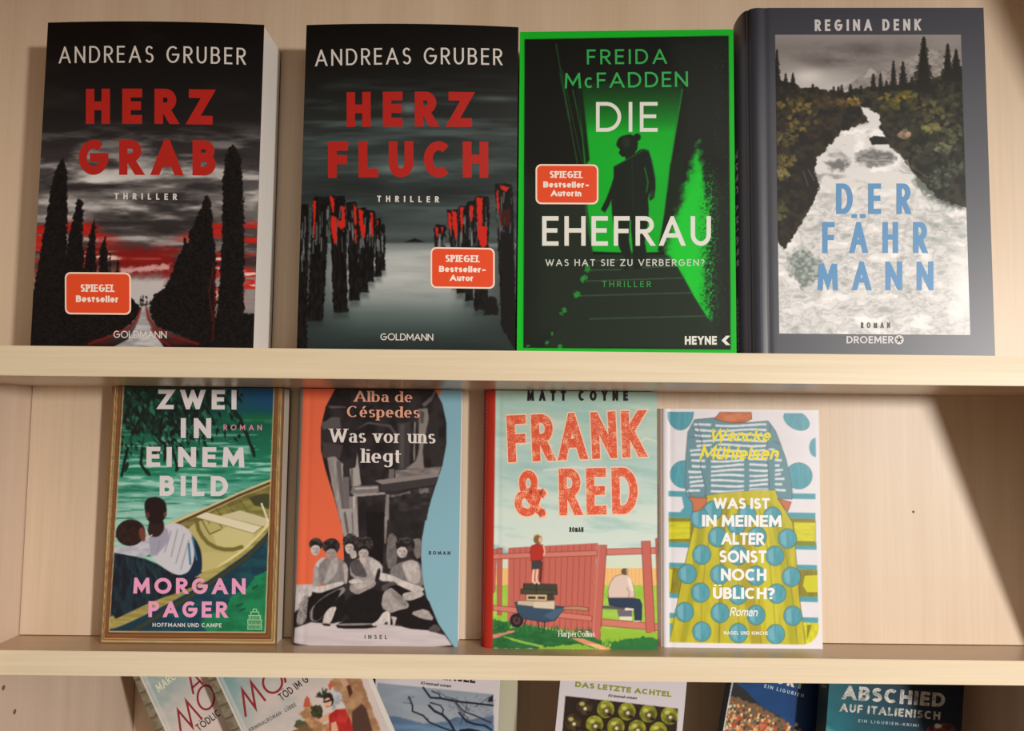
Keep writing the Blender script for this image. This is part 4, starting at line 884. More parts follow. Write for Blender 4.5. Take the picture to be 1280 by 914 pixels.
# ---- WAS VOR UNS LIEGT
def paint_women():
    c = Canvas(355, 470, 590, 815, (226, 104, 70))
    OR_, BL = (228, 106, 72), (132, 178, 194)
    c.a[:] = OR_
    left = [(419,470),(419,486),(407,509),(401,535),(401,563),(407,588),(417,620),(425,650),(428.8,662)]
    right = [(543,470),(543,486),(553,505),(558,529),(558,555),(553,582),(543,612),(533,643),(528,666),(526,689),(528,725),(533,746),(544,774),(567,808)]
    c.poly([(560,470),(600,470),(600,820),(480,820),(500,600)], BL, soft=.8)
    dark = left+[(430,700),(400,735),(368,732),(355,815),(575,815)]+right[::-1]
    c.poly(dark, (34, 30, 32), soft=.9, col2=(52,47,49), texs=(14,20))
    q = c.a.copy()
    K = lambda pts, col, **k: c.poly(zc(pts, 5.076, 350, 470), col, **dict(dict(soft=1.4, rag=.6), **k))
    K([(265,300),(330,260),(380,265),(385,330),(270,340)], (92,86,86)); K([(270,420),(400,440),(380,520),(270,520)], (70,64,66)); K([(300,190),(420,195),(418,202),(320,205)], (90,84,84))
    K([(300,520),(345,510),(400,560),(405,700),(430,914),(380,914),(330,700)], (152,145,144), tex=.25, texs=(2,20)); K([(355,540),(385,540),(420,914),(400,914)], (104,98,98)); K([(400,640),(440,640),(440,914),(415,914)], (110,104,104))
    K([(440,590),(480,580),(490,480),(515,690),(480,705),(455,700)], (168,160,158)); K([(450,590),(462,590),(462,700),(450,700)], (100,94,94))
    K([(455,700),(625,695),(630,740),(480,755),(450,745)], (122,115,114)); K([(470,710),(620,705),(622,714),(480,722)], (182,174,172)); K([(460,750),(665,738),(670,752),(475,768)], (160,152,150))
    K([(440,765),(490,765),(495,914),(430,914)], (138,130,130)); K([(462,765),(476,765),(482,914),(468,914)], (190,182,180)); K([(672,750),(695,750),(690,914),(664,914)], (132,126,124), soft=1)
    K([(605,665),(1005,600),(1012,640),(650,690)], (138,130,128)); K([(640,690),(1000,645),(990,690),(700,735),(640,725)], (62,57,58)); K([(700,740),(975,700),(930,914),(700,914)], (48,44,45), tex=.5, texs=(9,5))
    K([(730,600),(1025,575),(1010,615),(735,650)], (126,118,116), tex=.3, texs=(8,3)); K([(690,590),(725,590),(722,650),(690,655)], (112,104,104)); K([(745,300),(830,290),(820,590),(750,600)], (66,61,62)); K([(760,310),(790,305),(785,590),(765,590)], (86,80,80))
    K([(880,210),(935,205),(945,270),(925,360),(905,470),(915,590),(800,590),(860,540),(885,460),(880,330)], (136,128,124), soft=2); K([(890,220),(915,230),(910,300),(890,300)], (84,78,78), soft=2)
    K([(900,180),(960,130),(985,80),(990,100),(960,160),(915,200)], (100,94,94), soft=2); K([(950,250),(985,200),(1010,280),(990,560),(960,570)], (50,46,48)); K([(480,340),(560,290),(700,310),(745,370),(735,380),(690,325),(560,305)], (84,78,78)); K([(850,290),(862,290),(856,540),(846,540)], (132,126,124))
    K([(700,760),(820,730),(825,740),(705,775)], (110,104,104), rag=2); K([(890,710),(950,715),(945,745),(890,740)], (120,112,110), rag=3)
    Z = lambda pts, col, **k: c.poly(zc(pts, 5.076, 350, 640), col, **dict(dict(soft=1.1, rnd=1, col2=tuple(v*.88 for v in col), texs=(3.2, 4.5), seed=len(pts)), **k))
    Z([(370,-20),(490,-20),(500,160),(405,160)], (172,165,164), tex=.2, texs=(2,20), rnd=0); Z([(400,0),(420,0),(440,150),(425,150)], (110,104,104)); Z([(452,0),(462,0),(468,150),(460,150)], (120,112,112)); Z([(545,0),(660,0),(655,330),(560,330)], (28,24,26), rnd=0); Z([(664,0),(685,0),(672,200),(662,200)], (150,142,140))
    Z([(683,140),(738,135),(745,200),(740,345),(690,370),(672,300)], (118,112,110), tex=.4, texs=(4,3)); Z([(700,0),(930,0),(905,150),(750,170),(700,120)], (44,40,41), tex=.5, texs=(10,12), rnd=0); Z([(830,175),(900,165),(896,290),(860,300)], (126,118,116))
    # ground, shoes, figures
    Z([(95,700),(560,700),(1030,760),(1110,870),(80,870)], (206,196,200), soft=2, col2=(196,186,190), texs=(30,4)); Z([(100,462),(210,458),(200,540),(180,560),(90,640)], (206,198,198), rnd=0)
    BLK, GRY, LT, SK = (30, 26, 28), (142,136,136), (214,206,204), (196,186,182)
    Z([(118,600),(160,520),(192,540),(180,640),(150,716),(98,716)], (150,144,142), tex=.6, texs=(1.6,1.6))
    Z([(185,510),(400,460),(425,640),(390,690),(330,712),(190,700),(165,680)], BLK); Z([(410,540),(640,480),(660,600),(650,680),(560,705),(420,680)], BLK); Z([(640,470),(760,450),(930,530),(1000,700),(1025,755),(940,752),(800,740),(730,700),(700,640)], BLK)
    Z([(215,340),(262,285),(300,300),(250,480),(205,475)], (176,170,168)); Z([(220,330),(280,280),(300,320),(250,360)], LT)
    Z([(240,340),(290,290),(370,285),(430,335),(430,440),(400,460),(250,478)], GRY, soft=1.6); Z([(330,290),(375,288),(360,400),(270,470),(300,380)], (180,174,172), soft=2.5); Z([(400,320),(432,340),(428,450),(412,460),(405,390)], SK)
    Z([(175,470),(250,475),(400,438),(408,462),(300,500),(250,518),(180,500)], LT); Z([(190,620),(270,540),(400,470),(420,500),(350,560),(300,640),(235,700),(190,690)], (150,142,142), soft=1.6); Z([(210,600),(280,540),(395,480),(360,560),(250,690),(205,690)], BLK, soft=1.6)
    Z([(285,640),(320,605),(362,600),(340,660),(318,712),(268,716),(275,680)], (216,206,202)); Z([(265,706),(320,712),(320,726),(275,722)], BLK)
    Z([(440,330),(500,290),(560,275),(652,335),(648,410),(600,430),(560,440),(450,420)], (172,166,166), soft=1.4); Z([(440,330),(495,290),(520,330),(555,400),(540,420),(460,400)], (90,84,86)); Z([(560,280),(650,330),(645,410),(580,400)], (200,192,190), soft=2)
    Z([(445,455),(530,440),(600,415),(612,468),(545,500),(490,528),(440,500)], (160,152,150), soft=1); Z([(455,460),(590,420),(600,450),(490,500)], (190,182,180)); Z([(430,440),(480,420),(540,440),(450,460)], LT)
    Z([(350,715),(480,672),(560,680),(640,705),(600,740),(370,742)], BLK); Z([(365,708),(620,706),(620,716),(370,724)], (150,142,142)); Z([(580,712),(620,690),(650,640),(690,625),(700,650),(700,735),(690,738),(680,690),(650,722),(590,726)], (220,212,208)); Z([(700,660),(745,670),(735,690),(726,735),(715,735),(715,690)], (205,196,194))
    Z([(690,385),(735,330),(820,305),(890,320),(905,400),(912,475),(850,470),(780,450),(720,430)], (132,126,126), soft=1.4); Z([(770,330),(830,300),(880,320),(895,440),(860,460),(810,440),(790,390)], (196,188,186), soft=2)
    Z([(640,385),(700,398),(790,440),(910,478),(915,500),(860,515),(780,480),(700,440),(640,440),(620,410)], LT); Z([(600,440),(620,360),(640,360),(630,430)], (40,36,38)); Z([(640,470),(690,450),(720,440),(750,460),(700,470),(655,510)], (90,84,84))
    Z([(655,510),(700,480),(720,490),(815,575),(818,610),(750,625),(700,645),(640,605)], (172,164,162)); Z([(700,520),(720,495),(812,580),(800,610)], (140,132,132), soft=2); Z([(770,520),(850,500),(900,500),(920,530),(830,565),(790,560)], (192,184,180)); Z([(820,640),(930,610),(985,690),(900,680)], (180,172,168), soft=1.4); Z([(935,745),(990,705),(1028,755),(960,765)], (92,86,88))
    def head(x, y, rx, ry, fx, fy, fw, fh, shade=(200,190,186)):
        hx, hy = x/5.076+350, y/5.076+640; c.ell(hx, hy, rx/5.076, ry/5.076, (34,30,32), col2=(70,64,64), texs=(3,3), rag=.8, ragscale=3)
        c.ell(fx/5.076+350, fy/5.076+640, fw/5.076, fh/5.076, shade, soft=1.4); X, Y = fx/5.076+350, fy/5.076+640; s = fw/5.076
        c.line([(X-s*.6,Y-s*.1),(X-s*.25,Y-s*.05)], (90,80,82), .8, alpha=.8); c.line([(X+s*.2,Y-s*.05),(X+s*.55,Y-s*.1)], (90,80,82), .8, alpha=.8); c.line([(X-s*.22,Y+s*.72),(X+s*.22,Y+s*.72)], (96,70,72), .8, alpha=.8); c.line([(X,Y),(X-s*.1,Y+s*.35)], (150,138,136), .6, alpha=.7); c.ell(X+s*.45, Y+s*.5, s*.45, s*.7, (140,130,128), soft=2, alpha=.5)
        c.poly([(X-s*1.1,Y-s*.1),(X-s*.9,Y-s*1.1),(X,Y-s*1.6),(X+s*.9,Y-s*1.1),(X+s*1.15,Y),(X+s*.6,Y-s*.75),(X-s*.2,Y-s*.85),(X-s*.8,Y-s*.5)], (34,30,32), soft=1); c.line([(hx-rx/8,hy-ry/7.5),(hx+rx/12,hy-ry/6.4)], (110,104,104), .9, alpha=.7)
    head(228, 205, 44, 40, 225, 235, 30, 42); head(325, 218, 56, 50, 325, 262, 34, 40, (160,150,148)); head(448, 190, 48, 52, 440, 225, 28, 42); head(535, 205, 58, 52, 530, 262, 32, 42, (186,176,172)); head(795, 212, 62, 54, 775, 250, 34, 42, (196,186,182))
    Z([(440,250),(480,240),(490,290),(450,300)], SK); Z([(500,290),(550,290),(545,330),(515,330)], SK)
    c.poly([(370,730),(360,815),(350,815),(350,470),(381,470),(379,484)], (118,122,116), soft=1.2)
    return c
b6 = Book('hardback', 'hardback Was vor uns liegt, orange and blue cover with five seated reading women', 364, 806, 572, 808, f2+0.0225, 0.2146, 0.0185, MID, base_z=SZ(2))
b6.hardback(ink((206, 202, 200), 0.4), ink((112, 118, 114), 0.45), bulge=0.002, r=0.006, board=0.0022); b6.grid(paint_women())
SER = dict(serif=True, th_ratio=0.28, wid=.95, track=.13, t=.215)
b6.lines('author_name', [('Alba de', 442.6, 515.5, 502.5, 489), ('Céspedes', 433.7, 524.7, 521.8, 508)], (232, 168, 142), **SER)
b6.lines('title', [('Was vor uns', 412, 544.4, 553.7, 536.6), ('liegt', 452, 501.7, 578.7, 561)], (232, 224, 220), **SER)
b6.lines('subtitle', [('ROMAN', 536, 563, 693.7, 689, .3)], (60, 62, 68), t=0.24, wid=.7, track=.4)
b6.lines('publisher_name', [('INSEL', 455.8, 484, 799, 793.6, .3)], (60, 56, 60), t=0.17, wid=.7, track=.6)
# ---- FRANK & RED
def paint_fence():
    c = Canvas(595, 470, 832, 820, (190, 214, 202))
    c.grad([486, 540, 580, 640, 690, 720], [(168,200,186),(176,206,194),(178,208,202),(206,224,214),(210,226,218),(214,228,216)])
    n = fbm(c.U+c.V*.5, c.V-c.U*.12, 60, 12, 71, 4); c.blend(np.clip((n-0.5)*4, 0, 1)*.55, (214, 226, 214)); c.blend(np.clip((0.44-n)*5, 0, 1)*.45, (142, 186, 184))
    c.poly([(616,680),(640,690),(700,692),(616,700)], (130,176,182), soft=4, rag=3, alpha=.7)
    for p in ([(790,560),(806,548),(822,552),(822,556)],[(650,556),(670,552),(690,558)],[(680,588),(720,584),(760,592)]): c.line(p, (222,230,214), 2.4, soft=2, alpha=.8)
    Z = lambda pts, col, **k: c.poly(zc(pts, 5.078, 595, 640), col, **dict(dict(soft=.9), **k))
    F, FD, FL = (196,106,94), (146,66,58), (208,126,112)
    # far garden
    Z([(100,355),(1160,355),(1160,470),(100,470)], (240,194,128)); 
    for k in range(42): Z([(110+k*25,358),(112+k*25,358),(112+k*25,468),(110+k*25,468)], (218,162,98))
    Z([(100,465),(1160,465),(1160,860),(100,860)], (150,196,66), col2=(166,206,84), texs=(20,8), rag=1.5)
    Z([(100,296),(1160,290),(1160,357),(100,357)], (214,226,204))
    # fence boards
    Z([(205,228),(770,198),(735,775),(540,745),(350,725),(200,705)], F)
    for k in range(15):
        x0 = 240+k*38; x1 = 238+k*36.2; Z([(x0,228-k*2),(x0+3,228-k*2),(x1+3,770),(x1,770)], FD, soft=.8)
    Z([(135,232),(166,230),(162,655),(136,655)], F, outline=FD, ow=.7); Z([(110,240),(132,236),(120,500),(106,520)], F, outline=FD, ow=.7)
    def rail(a, b, th): Z([a, b, (b[0],b[1]+th), (a[0],a[1]+th)], FL, outline=FD, ow=.8)
    rail((108,268),(770,245),32); rail((108,592),(735,660),34)
    Z([(775,212),(830,212),(787,815),(733,815)], F, outline=FD, ow=.9); Z([(775,212),(786,212),(745,815),(733,815)], FL)
    rail((830,236),(1165,226),38); rail((797,680),(1165,712),42); Z([(1050,188),(1106,186),(1136,770),(1080,765)], F, outline=FD, ow=.9); Z([(1140,170),(1175,165),(1175,860),(1160,830)], F, outline=FD, ow=.9)
    # lawn
    G1, G2 = (46,116,62), (148,192,62)
    Z([(100,680),(200,700),(215,740),(330,720),(440,745),(560,760),(740,790),(800,820),(800,870),(100,870)], G1, rag=2, ragscale=3, col2=(38,98,54), texs=(12,5))
    Z([(790,740),(900,760),(1080,770),(1160,760),(1160,870),(800,870)], G2, rag=1.5); Z([(860,830),(960,810),(1090,790),(1165,815),(1165,885),(850,885)], G1, rag=2.5)
    r = random.Random(8)
    for _ in range(170):
        x = r.uniform(105, 740); y = 715+(x-105)*0.09+r.uniform(-15, 30); h = r.uniform(12, 34); Z([(x-4,y+8),(x+r.uniform(-10,10),y-h),(x+4,y+8)], r.choice((G1,(54,130,66),(36,92,52))), soft=.7)
    for _ in range(60):
        x = r.uniform(800, 1160); y = 830-(x-800)*0.04+r.uniform(-10, 25); h = r.uniform(10, 26); Z([(x-4,y+8),(x+r.uniform(-8,8),y-h),(x+4,y+8)], (52,124,62), soft=.7)
    Z([(600,800),(680,805),(860,870),(840,885),(700,845)], (222,150,112)); Z([(700,838),(780,840),(850,880),(790,880)], (238,190,128)); Z([(150,785),(180,790),(330,830),(430,850),(420,862),(250,822)], (150,190,80), rag=1); Z([(400,862),(520,852),(640,838),(700,850),(780,870),(400,880)], (140,186,62), rag=2); Z([(104,780),(240,750),(250,760),(110,805)], (206,140,116), rag=1)
    # barrow, boxes, child
    c.ell(645.8, 775.8, 8.6, 8.8, (38,36,44)); c.ell(645.8, 775.8, 4.8, 5, (96,60,56)); c.ell(645.8, 775.8, 1.8, 1.8, (38,36,44))
    for p in ([(390,680),(402,745)],[(440,680),(432,748)],[(270,640),(258,690)],[(320,680),(300,730)]): c.line(zc(p, 5.078, 595, 640), (34,36,44), 1.3)
    Z([(248,575),(575,605),(540,640),(500,690),(430,700),(290,675),(262,630)], (56,80,104), outline=(30,40,52), ow=.8); Z([(500,620),(575,607),(530,650),(490,690),(430,660)], (74,100,124)); Z([(560,602),(640,600),(712,608),(712,630),(640,622),(550,620)], (190,140,110), outline=(90,60,50), ow=.6)
    Z([(262,562),(500,566),(498,618),(400,606),(262,590)], (198,186,160), outline=(92,78,64), ow=.7); Z([(365,572),(500,566),(498,618),(365,608)], (214,202,176))
    Z([(452,520),(492,520),(498,560),(452,562)], (66,62,52)); Z([(318,524),(450,524),(450,568),(318,562)], (216,186,146), outline=(92,70,54), ow=.6); Z([(330,536),(438,538),(438,554),(330,552)], (66,54,50)); Z([(378,534),(392,534),(392,556),(378,556)], (216,186,146))
    Z([(302,455),(512,460),(516,525),(285,520),(285,490),(302,488)], (72,72,58), outline=(34,34,30), ow=.7); Z([(300,486),(512,494),(512,498),(300,490)], (36,36,32)); Z([(380,456),(384,456),(384,520),(380,520)], (40,40,36)); Z([(300,470),(512,476),(512,479),(300,473)], (46,46,38))
    Z([(405,300),(425,320),(415,455),(398,455)], (110,44,40)); c.line(zc([(368,362),(362,400),(360,440),(374,452)], 5.078, 595, 640), (236,204,178), 2.6); c.line(zc([(390,362),(384,410),(386,440),(400,454)], 5.078, 595, 640), (236,204,178), 2.6)
    Z([(352,305),(416,305),(408,362),(354,366)], (66,64,66)); Z([(352,215),(385,203),(425,210),(432,245),(420,306),(350,310),(346,260),(340,262)], (182,52,42), outline=(110,30,26), ow=.5); c.line(zc([(428,215),(436,250),(430,275)], 5.078, 595, 640), (236,196,168), 1.8)
    c.ell(672.4, 674.6, 5.6, 5.8, (128,100,64)); c.ell(675.5, 675, 2.4, 3.6, (226,180,150)); c.line([(667,670),(672,668),(677,671)], (206,180,110), 1.2)
    # seated man
    Z([(800,596),(1030,602),(1030,625),(940,622),(800,614)], (92,88,96)); Z([(895,622),(990,622),(990,665),(905,665)], (112,106,116)); Z([(945,603),(1030,608),(1030,624),(945,626)], (238,228,220)); Z([(912,665),(990,665),(990,690),(912,684)], (232,222,214))
    Z([(838,540),(980,545),(1040,556),(1054,590),(1050,690),(1008,690),(1002,612),(900,602),(846,592)], (46,62,86), outline=(26,34,50), ow=.6); Z([(1004,690),(1040,690),(1040,699),(1000,698)], (222,216,212))
    Z([(880,410),(925,396),(965,402),(996,460),(1008,520),(1004,545),(842,545),(838,500),(852,450)], (222,200,188), outline=(120,92,84), ow=.6); c.line(zc([(958,480),(975,520),(965,545)], 5.078, 595, 640), (150,120,110), .8); Z([(962,402),(985,430),(1002,500),(990,505),(965,450)], (238,226,212))
    c.ell(780.8, 714.6, 4.4, 4.2, (96,84,66)); c.ell(784.2, 713.6, 1.5, 3.6, (196,160,126))
    # red fold towards the spine
    c.poly([(590,470),(619.5,470),(619.5,486),(615.6,811),(615,820),(590,820)], (176, 44, 30), soft=.9)
    for k in range(52): c.ell(608.8-k*0.085, 492+k*4.6, .45, 1.1, (232,196,180), alpha=.8, rot=8)
    return c
b7 = Book('hardback', 'hardback FRANK & RED with a cartoon fence cover and red spine', 603, 808.5, 822, 812.5, f2+0.0195, 0.2146, 0.0215, MID, base_z=SZ(2))
b7.hardback(ink((176, 44, 30), 0.4), ink((160, 36, 26), 0.45), bulge=0.002, r=0.008, board=0.0022); b7.grid(paint_fence(), mat=PRINT_GLOSS)
b7.lines('author_name', [('MATT COYNE', 659, 785, 501.2, 488.4, -.2)], (24, 24, 24), t=0.25, wid=.46, track=.5, space=.75)
TT = [('FRANK', 635.5, 806.5, 574.6, 516.2, -6.8, dict(track=.13, wid=.56)), ('RED', 699.5, 797.5, 643.4, 585.2, -2, dict(track=.14, wid=.56)), ('&', 643.5, 682, 645.6, 588, 0, dict(wid=.72, rnd=True, t=.17))]
b7.lines('title_outline', TT, (242, 206, 180), t=0.19, off=0.0001, grow=0.028)
b7.lines('title', TT, None, t=0.19, off=0.00016, mat=worn_ink((222, 84, 50), (244, 186, 150), 1500.0, 0.585))
b7.lines('subtitle', [('ROMAN', 711.8, 729.3, 665.2, 659, .1)], (40, 40, 38), t=0.26, wid=.42, track=.12)
b7.lines('publisher_name', [('HarperCollins', 698, 743.7, 796, 788.8, .4)], (236, 236, 226), serif=True, th_ratio=.45, t=.16, wid=.95, track=.13)
# ---- WAS IST IN MEINEM ALTER SONST NOCH ÜBLICH?
def paint_skirt():
    W_, T_, Y_, O_ = (226,224,230), (84,158,174), (204,202,44), (138,130,42)
    c = Canvas(818, 500, 1036, 820, W_); c.noise_mul(.03, 20, 20, 3)
    A = lambda pts, col, **k: c.poly(zc(pts, 5.333, 810, 490), col, **dict(dict(soft=.9), **k))
    Bz = lambda pts, col, **k: c.poly(zc(pts, 5.333, 810, 650), col, **dict(dict(soft=.9), **k))
    def ov(cx, cy, rx, ry, col=T_, a0=0, a1=360, rot=0, oy=490, k=5.333, **kw):
        cs, sn = math.cos(R(rot)), math.sin(R(rot)); pts = []
        for i in range(25):
            a = R(a0+(a1-a0)*i/24); x, y = rx*math.cos(a), ry*math.sin(a); pts.append(((cx+x*cs-y*sn)/k+810, (cy+x*sn+y*cs)/k+oy))
        c.poly(pts, col, soft=.9, tex=.10, texs=(1.5,14), **kw)
    ov(215, 132, 88, 122, a0=0, a1=180, outline=(60,110,120), ow=.5); ov(990, 190, 92, 58, rot=28, outline=(60,110,120), ow=.5); A([(890,120),(1000,120),(1040,142),(900,142)], W_)
    ov(1118, 370, 44, 64); ov(240, 550, 92, 92, outline=(60,120,130), ow=.5); ov(1005, 560, 90, 88, outline=(60,120,130), ow=.5)
    def band(y0, y1, col, lo=133, hi=1116, B=False, **k): (Bz if B else A)([(lo,y0),(hi,y0+4),(hi,y1+4),(lo,y1)], col, **k)
    band(660,697,T_,hi=300); band(675,712,T_,lo=900); band(800,838,T_,hi=330); band(803,842,T_,lo=900); A([(225,697),(330,697),(330,810),(215,800),(240,770)], T_)
    band(838,870,O_,hi=330); band(842,872,O_,lo=930)
    band(8,150,O_,hi=330,B=True,tex=.15,texs=(14,1.5),lo=138); Bz([(140,12),(282,12),(278,125),(140,128)], Y_, tex=.12, texs=(14,1.5)); band(148,182,T_,hi=290,B=True,lo=138); band(285,316,T_,hi=270,B=True,lo=140)
    band(316,490,O_,hi=260,B=True,lo=140,tex=.15,texs=(2,10)); Bz([(142,325),(165,330),(150,480),(142,482)], Y_); band(488,520,T_,hi=230,B=True,lo=142); band(620,656,T_,hi=230,B=True,lo=143); band(656,828,Y_,hi=300,B=True,lo=145,tex=.1,texs=(3,8)); Bz([(145,690),(165,690),(150,780),(145,780)], T_)
    band(6,150,O_,lo=940,hi=1118,B=True); Bz([(970,16),(1116,18),(1114,142),(985,140)], Y_, tex=.12, texs=(14,1.5)); band(148,172,(120,140,50),lo=960,hi=1122,B=True); band(170,196,T_,lo=960,hi=1124,B=True); band(298,330,T_,lo=960,hi=1126,B=True)
    band(330,512,O_,lo=980,hi=1130,B=True,tex=.12,texs=(2,10)); Bz([(1045,372),(1130,368),(1130,482),(1060,482),(1032,440)], Y_); band(510,545,T_,lo=1000,hi=1132,B=True); band(648,684,T_,lo=1010,hi=1134,B=True); band(684,830,Y_,lo=1010,hi=1138,B=True,tex=.15,texs=(3,6))
    Bz([(1060,700),(1090,700),(1060,800)], O_)
    # skirt
    Bz([(310,20),(385,-120),(390,-175),(500,-185),(640,-195),(760,-205),(850,-200),(880,-120),(965,20),(985,230),(1010,520),(1050,838),(140,838),(170,690),(240,320)], (198,192,56), col2=(188,178,50), texs=(5,20), outline=(96,92,40), ow=.7)
    for p, col in (([(470,-30),(490,-110),(560,-125),(520,60),(500,480),(480,838),(465,838),(475,400)], (150,140,50)),([(600,-130),(660,-135),(690,0),(700,400),(760,838),(690,838),(600,300)], (164,150,50)),([(790,-130),(850,-90),(930,80),(960,400),(1000,838),(940,838),(880,300)], (166,164,44)),([(330,60),(390,-60),(350,300),(250,838),(210,838),(280,420)], (156,156,44)),([(540,60),(600,60),(590,838),(530,838)], (184,182,70)),([(730,60),(790,20),(850,400),(880,838),(800,838)], (208,202,60))):
        Bz(p, col, soft=3, alpha=.75)
    for x in (360,475,600,735,830,960): c.line(zc([(x*.6+240,-90),(x*.9+60,250),(x*1.02-10,560),(x*1.08-40,830)], 5.333, 810, 650), (120,110,44), .8, alpha=.7)
    for cx, cy in ((463,115),(728,112),(930,125),(358,232),(600,236),(845,240),(262,360),(477,365),(722,372),(955,380),(350,485),(600,500),(858,492),(243,615),(480,620),(720,635),(965,640),(358,745),(602,755),(850,762),(660,-30),(430,-60),(345,-10),(830,-20),(590,30)):
        ov(cx, cy, 62, 66, oy=650, outline=(70,96,84), ow=.6)
        c.poly([((cx+q[0])/5.333+810, (cy+q[1])/5.333+650) for q in ((-46,-30),(-10,-55),(-8,50),(-40,32))], (142,190,206), soft=1.5, alpha=.55)
    # shirt
    S = [(310,185),(440,172),(520,203),(600,208),(690,203),(800,193),(850,260),(885,350),(920,450),(945,560),(962,660),(960,716),(870,712),(850,655),(760,650),(640,660),(500,672),(385,690),(395,706),(256,700),(246,620),(250,450),(265,270)]
    A(S, (104,146,158)); mask0 = c.a.copy()
    for k in range(14):
        y = 222+k*33.5; f = lambda x, k=k: y+6*math.sin(x/70+k)-8*(x-600)/400*(k > 6)
        L1 = 285+((k*37) % 30)-k*2.2; L2 = 840+k*7.5-((k*23) % 40)
        segs = [(L1, L1+90),(420,640),(675,800),(845 if k > 5 else 800, L2)] if k > 4 else [(L1+20, 420+((k*31)%60)),(450+((k*17)%50),790)]
        for a, b in segs:
            if b-a < 20: continue
            up_ = [(x, f(x)-7) for x in np.linspace(a, b, 7)]; dn = [(x, f(x)+8) for x in np.linspace(b, a, 7)]; A(up_+dn, (222,226,232), soft=1.1, rag=.5)
    for p in ([(330,200),(360,330),(350,500),(385,640),(380,700)],[(820,215),(790,360),(800,500),(810,640)],[(270,300),(330,300)],[(300,240),(360,330)],[(840,330),(880,350)],[(780,380),(840,400)],[(255,640),(290,700)]):
        c.line(zc(p, 5.333, 810, 490), (84,92,110), .9, alpha=.8)
    c.line(zc(S+[S[0]], 5.333, 810, 490), (96,104,120), .7)
    A([(480,134),(688,134),(692,180),(645,203),(570,208),(510,198),(440,178),(465,155)], (190,104,66), col2=(210,128,86), texs=(12,6), outline=(110,60,44), ow=.7)
    A([(270,702),(395,706),(385,750),(345,790),(300,800),(296,740)], (198,118,80), outline=(110,66,50), ow=.7); A([(865,712),(955,735),(945,760),(930,800),(900,760),(880,730)], (198,118,80), outline=(110,66,50), ow=.7)
    # white margin over everything outside the picture
    m = [(834.4,514.8),(1019.2,515.4),(1021.5,700),(1023.6,788),(1020,797),(1013,803.5),(1004,806),(837,803)]
    ins = Canvas(818, 500, 1036, 820, (0,0,0)); ins.poly(m, (1,1,1), soft=.9); k = ins.a[..., :1]; c.a = c.a*k+np.array((228,226,231.))*(1-k)
    return c
b8 = Book('hardback', 'white hardback with a striped shirt and spotted skirt, rightmost on the middle shelf', 829, 807, 1028.4, 811, f2+0.0275, 0.2006, 0.0145, MID, base_z=SZ(2))
b8.hardback(ink((226, 224, 228), 0.35), ink((196, 186, 172), 0.5), bulge=0.003, r=0.003, board=0.0022); b8.grid(paint_skirt(), mat=PRINT_GLOSS)
SCR_ = dict(rnd=True, shear=.24, wid=.95, track=.07)
b8.lines('author_name', [('Wencke', 886, 962, 552, 536, .2), ('Mühleisen', 873.8, 972, 574.6, 558, .4)], (236, 222, 44), t=.18, **SCR_)
b8.lines('title', [('WAS IST', 892, 962, 636.2, 622.6, .4), ('IN MEINEM', 877.5, 977, 658.6, 644, .6), ('ALTER', 901.9, 954.8, 681, 666, .4), ('SONST', 899, 958, 703.6, 688.2, .4), ('NOCH', 901, 958, 726, 711, .4), ('ÜBLICH?', 891, 968.4, 748.9, 734.6, .4)], (240, 240, 240), t=.21, wid=.72, track=.06, space=.3)
b8.lines('subtitle', [('Roman', 911.8, 946, 770.4, 759.4, .6)], (240, 240, 240), t=.13, **SCR_)
b8.lines('publisher_name', [('NAGEL UND KIMCHE', 904.7, 960, 793.6, 789.2, .6)], (240, 240, 236), t=.16, wid=.7, track=.15)
spine_text(b8, 'WAS IST IN MEINEM ALTER SONST NOCH', 0.075, 0.135, 0.006, 0.0028, (120, 116, 112), t=.18, wid=.7, track=.2)
# ------------------------------------------------------------------ bottom shelf
def tx(b, name, items, col, off=0.00012, **kw):
    """items: (text, (x,y) baseline start, (x,y) baseline end, cap height px)"""
    pl = []
    for it in items: pl += b.text_px(it[0], it[1], it[2], it[3], **{**kw, **(it[4] if len(it) > 4 else {})})
    return b.printed(name, pl, off, ink(col))
def brush(b, name, lines, w, col, off=0.00013):
    pl = []
    for ln in lines: pl += stroke_polys(ln, lambda a, c: w, ext0=w*.2, ext1=w*.2)
    return b.printed(name, pl, off, ink(col))
DR = (142, 44, 52)
def crime_base(x0, ang_left, strip):
    """pale seaside sky with a stone-coloured strip along the tilted left edge; x0: left edge at y=844"""
    c = Canvas(x0-60, 780, x0+330, 1120, (196, 192, 184), 1.0)
    s, co = math.sin(R(25)), math.cos(R(25)); ax, ay = x0, 844
    A = (c.U-ax)*co-(c.V-ay)*s          # across the book
    B = (c.U-ax)*s+(c.V-ay)*co          # down the book
    t = np.clip((A-15)/95+(B-10)/110, 0, 1)[..., None]; c.a = np.array((98,146,150.))*(1-t)+np.array((204,192,186.))*t
    n = fbm(c.U, c.V, 40, 25, 5, 4); c.blend(np.clip((n-.5)*4, 0, 1)*.5, (222,204,194)); c.blend(np.clip((.45-n)*4, 0, 1)*.3, (140,164,164))
    g = (A < 15)*1.0; c.blend(g, (134,124,104)); k = fbm(A, B, 7, 5, 8, 3); c.blend(g*np.clip((k-.5)*5, 0, 1)*.6, (98,90,72))
    c.blend(g*(np.abs(((B+6) % 17)-8.5) > 7.6), (84,76,60)); c.blend(np.clip(1.4-np.abs(A-15.5)/1.1, 0, 1), (226,218,208)); c.blend(np.clip(1.3-np.abs(A-20)/2.6, 0, 1)*.55, (216,206,200))  # the pale bands are a painted highlight along the cover crease
    return c, A, B
def paint_crime_back(): return crime_base(158, 0, 0)[0]
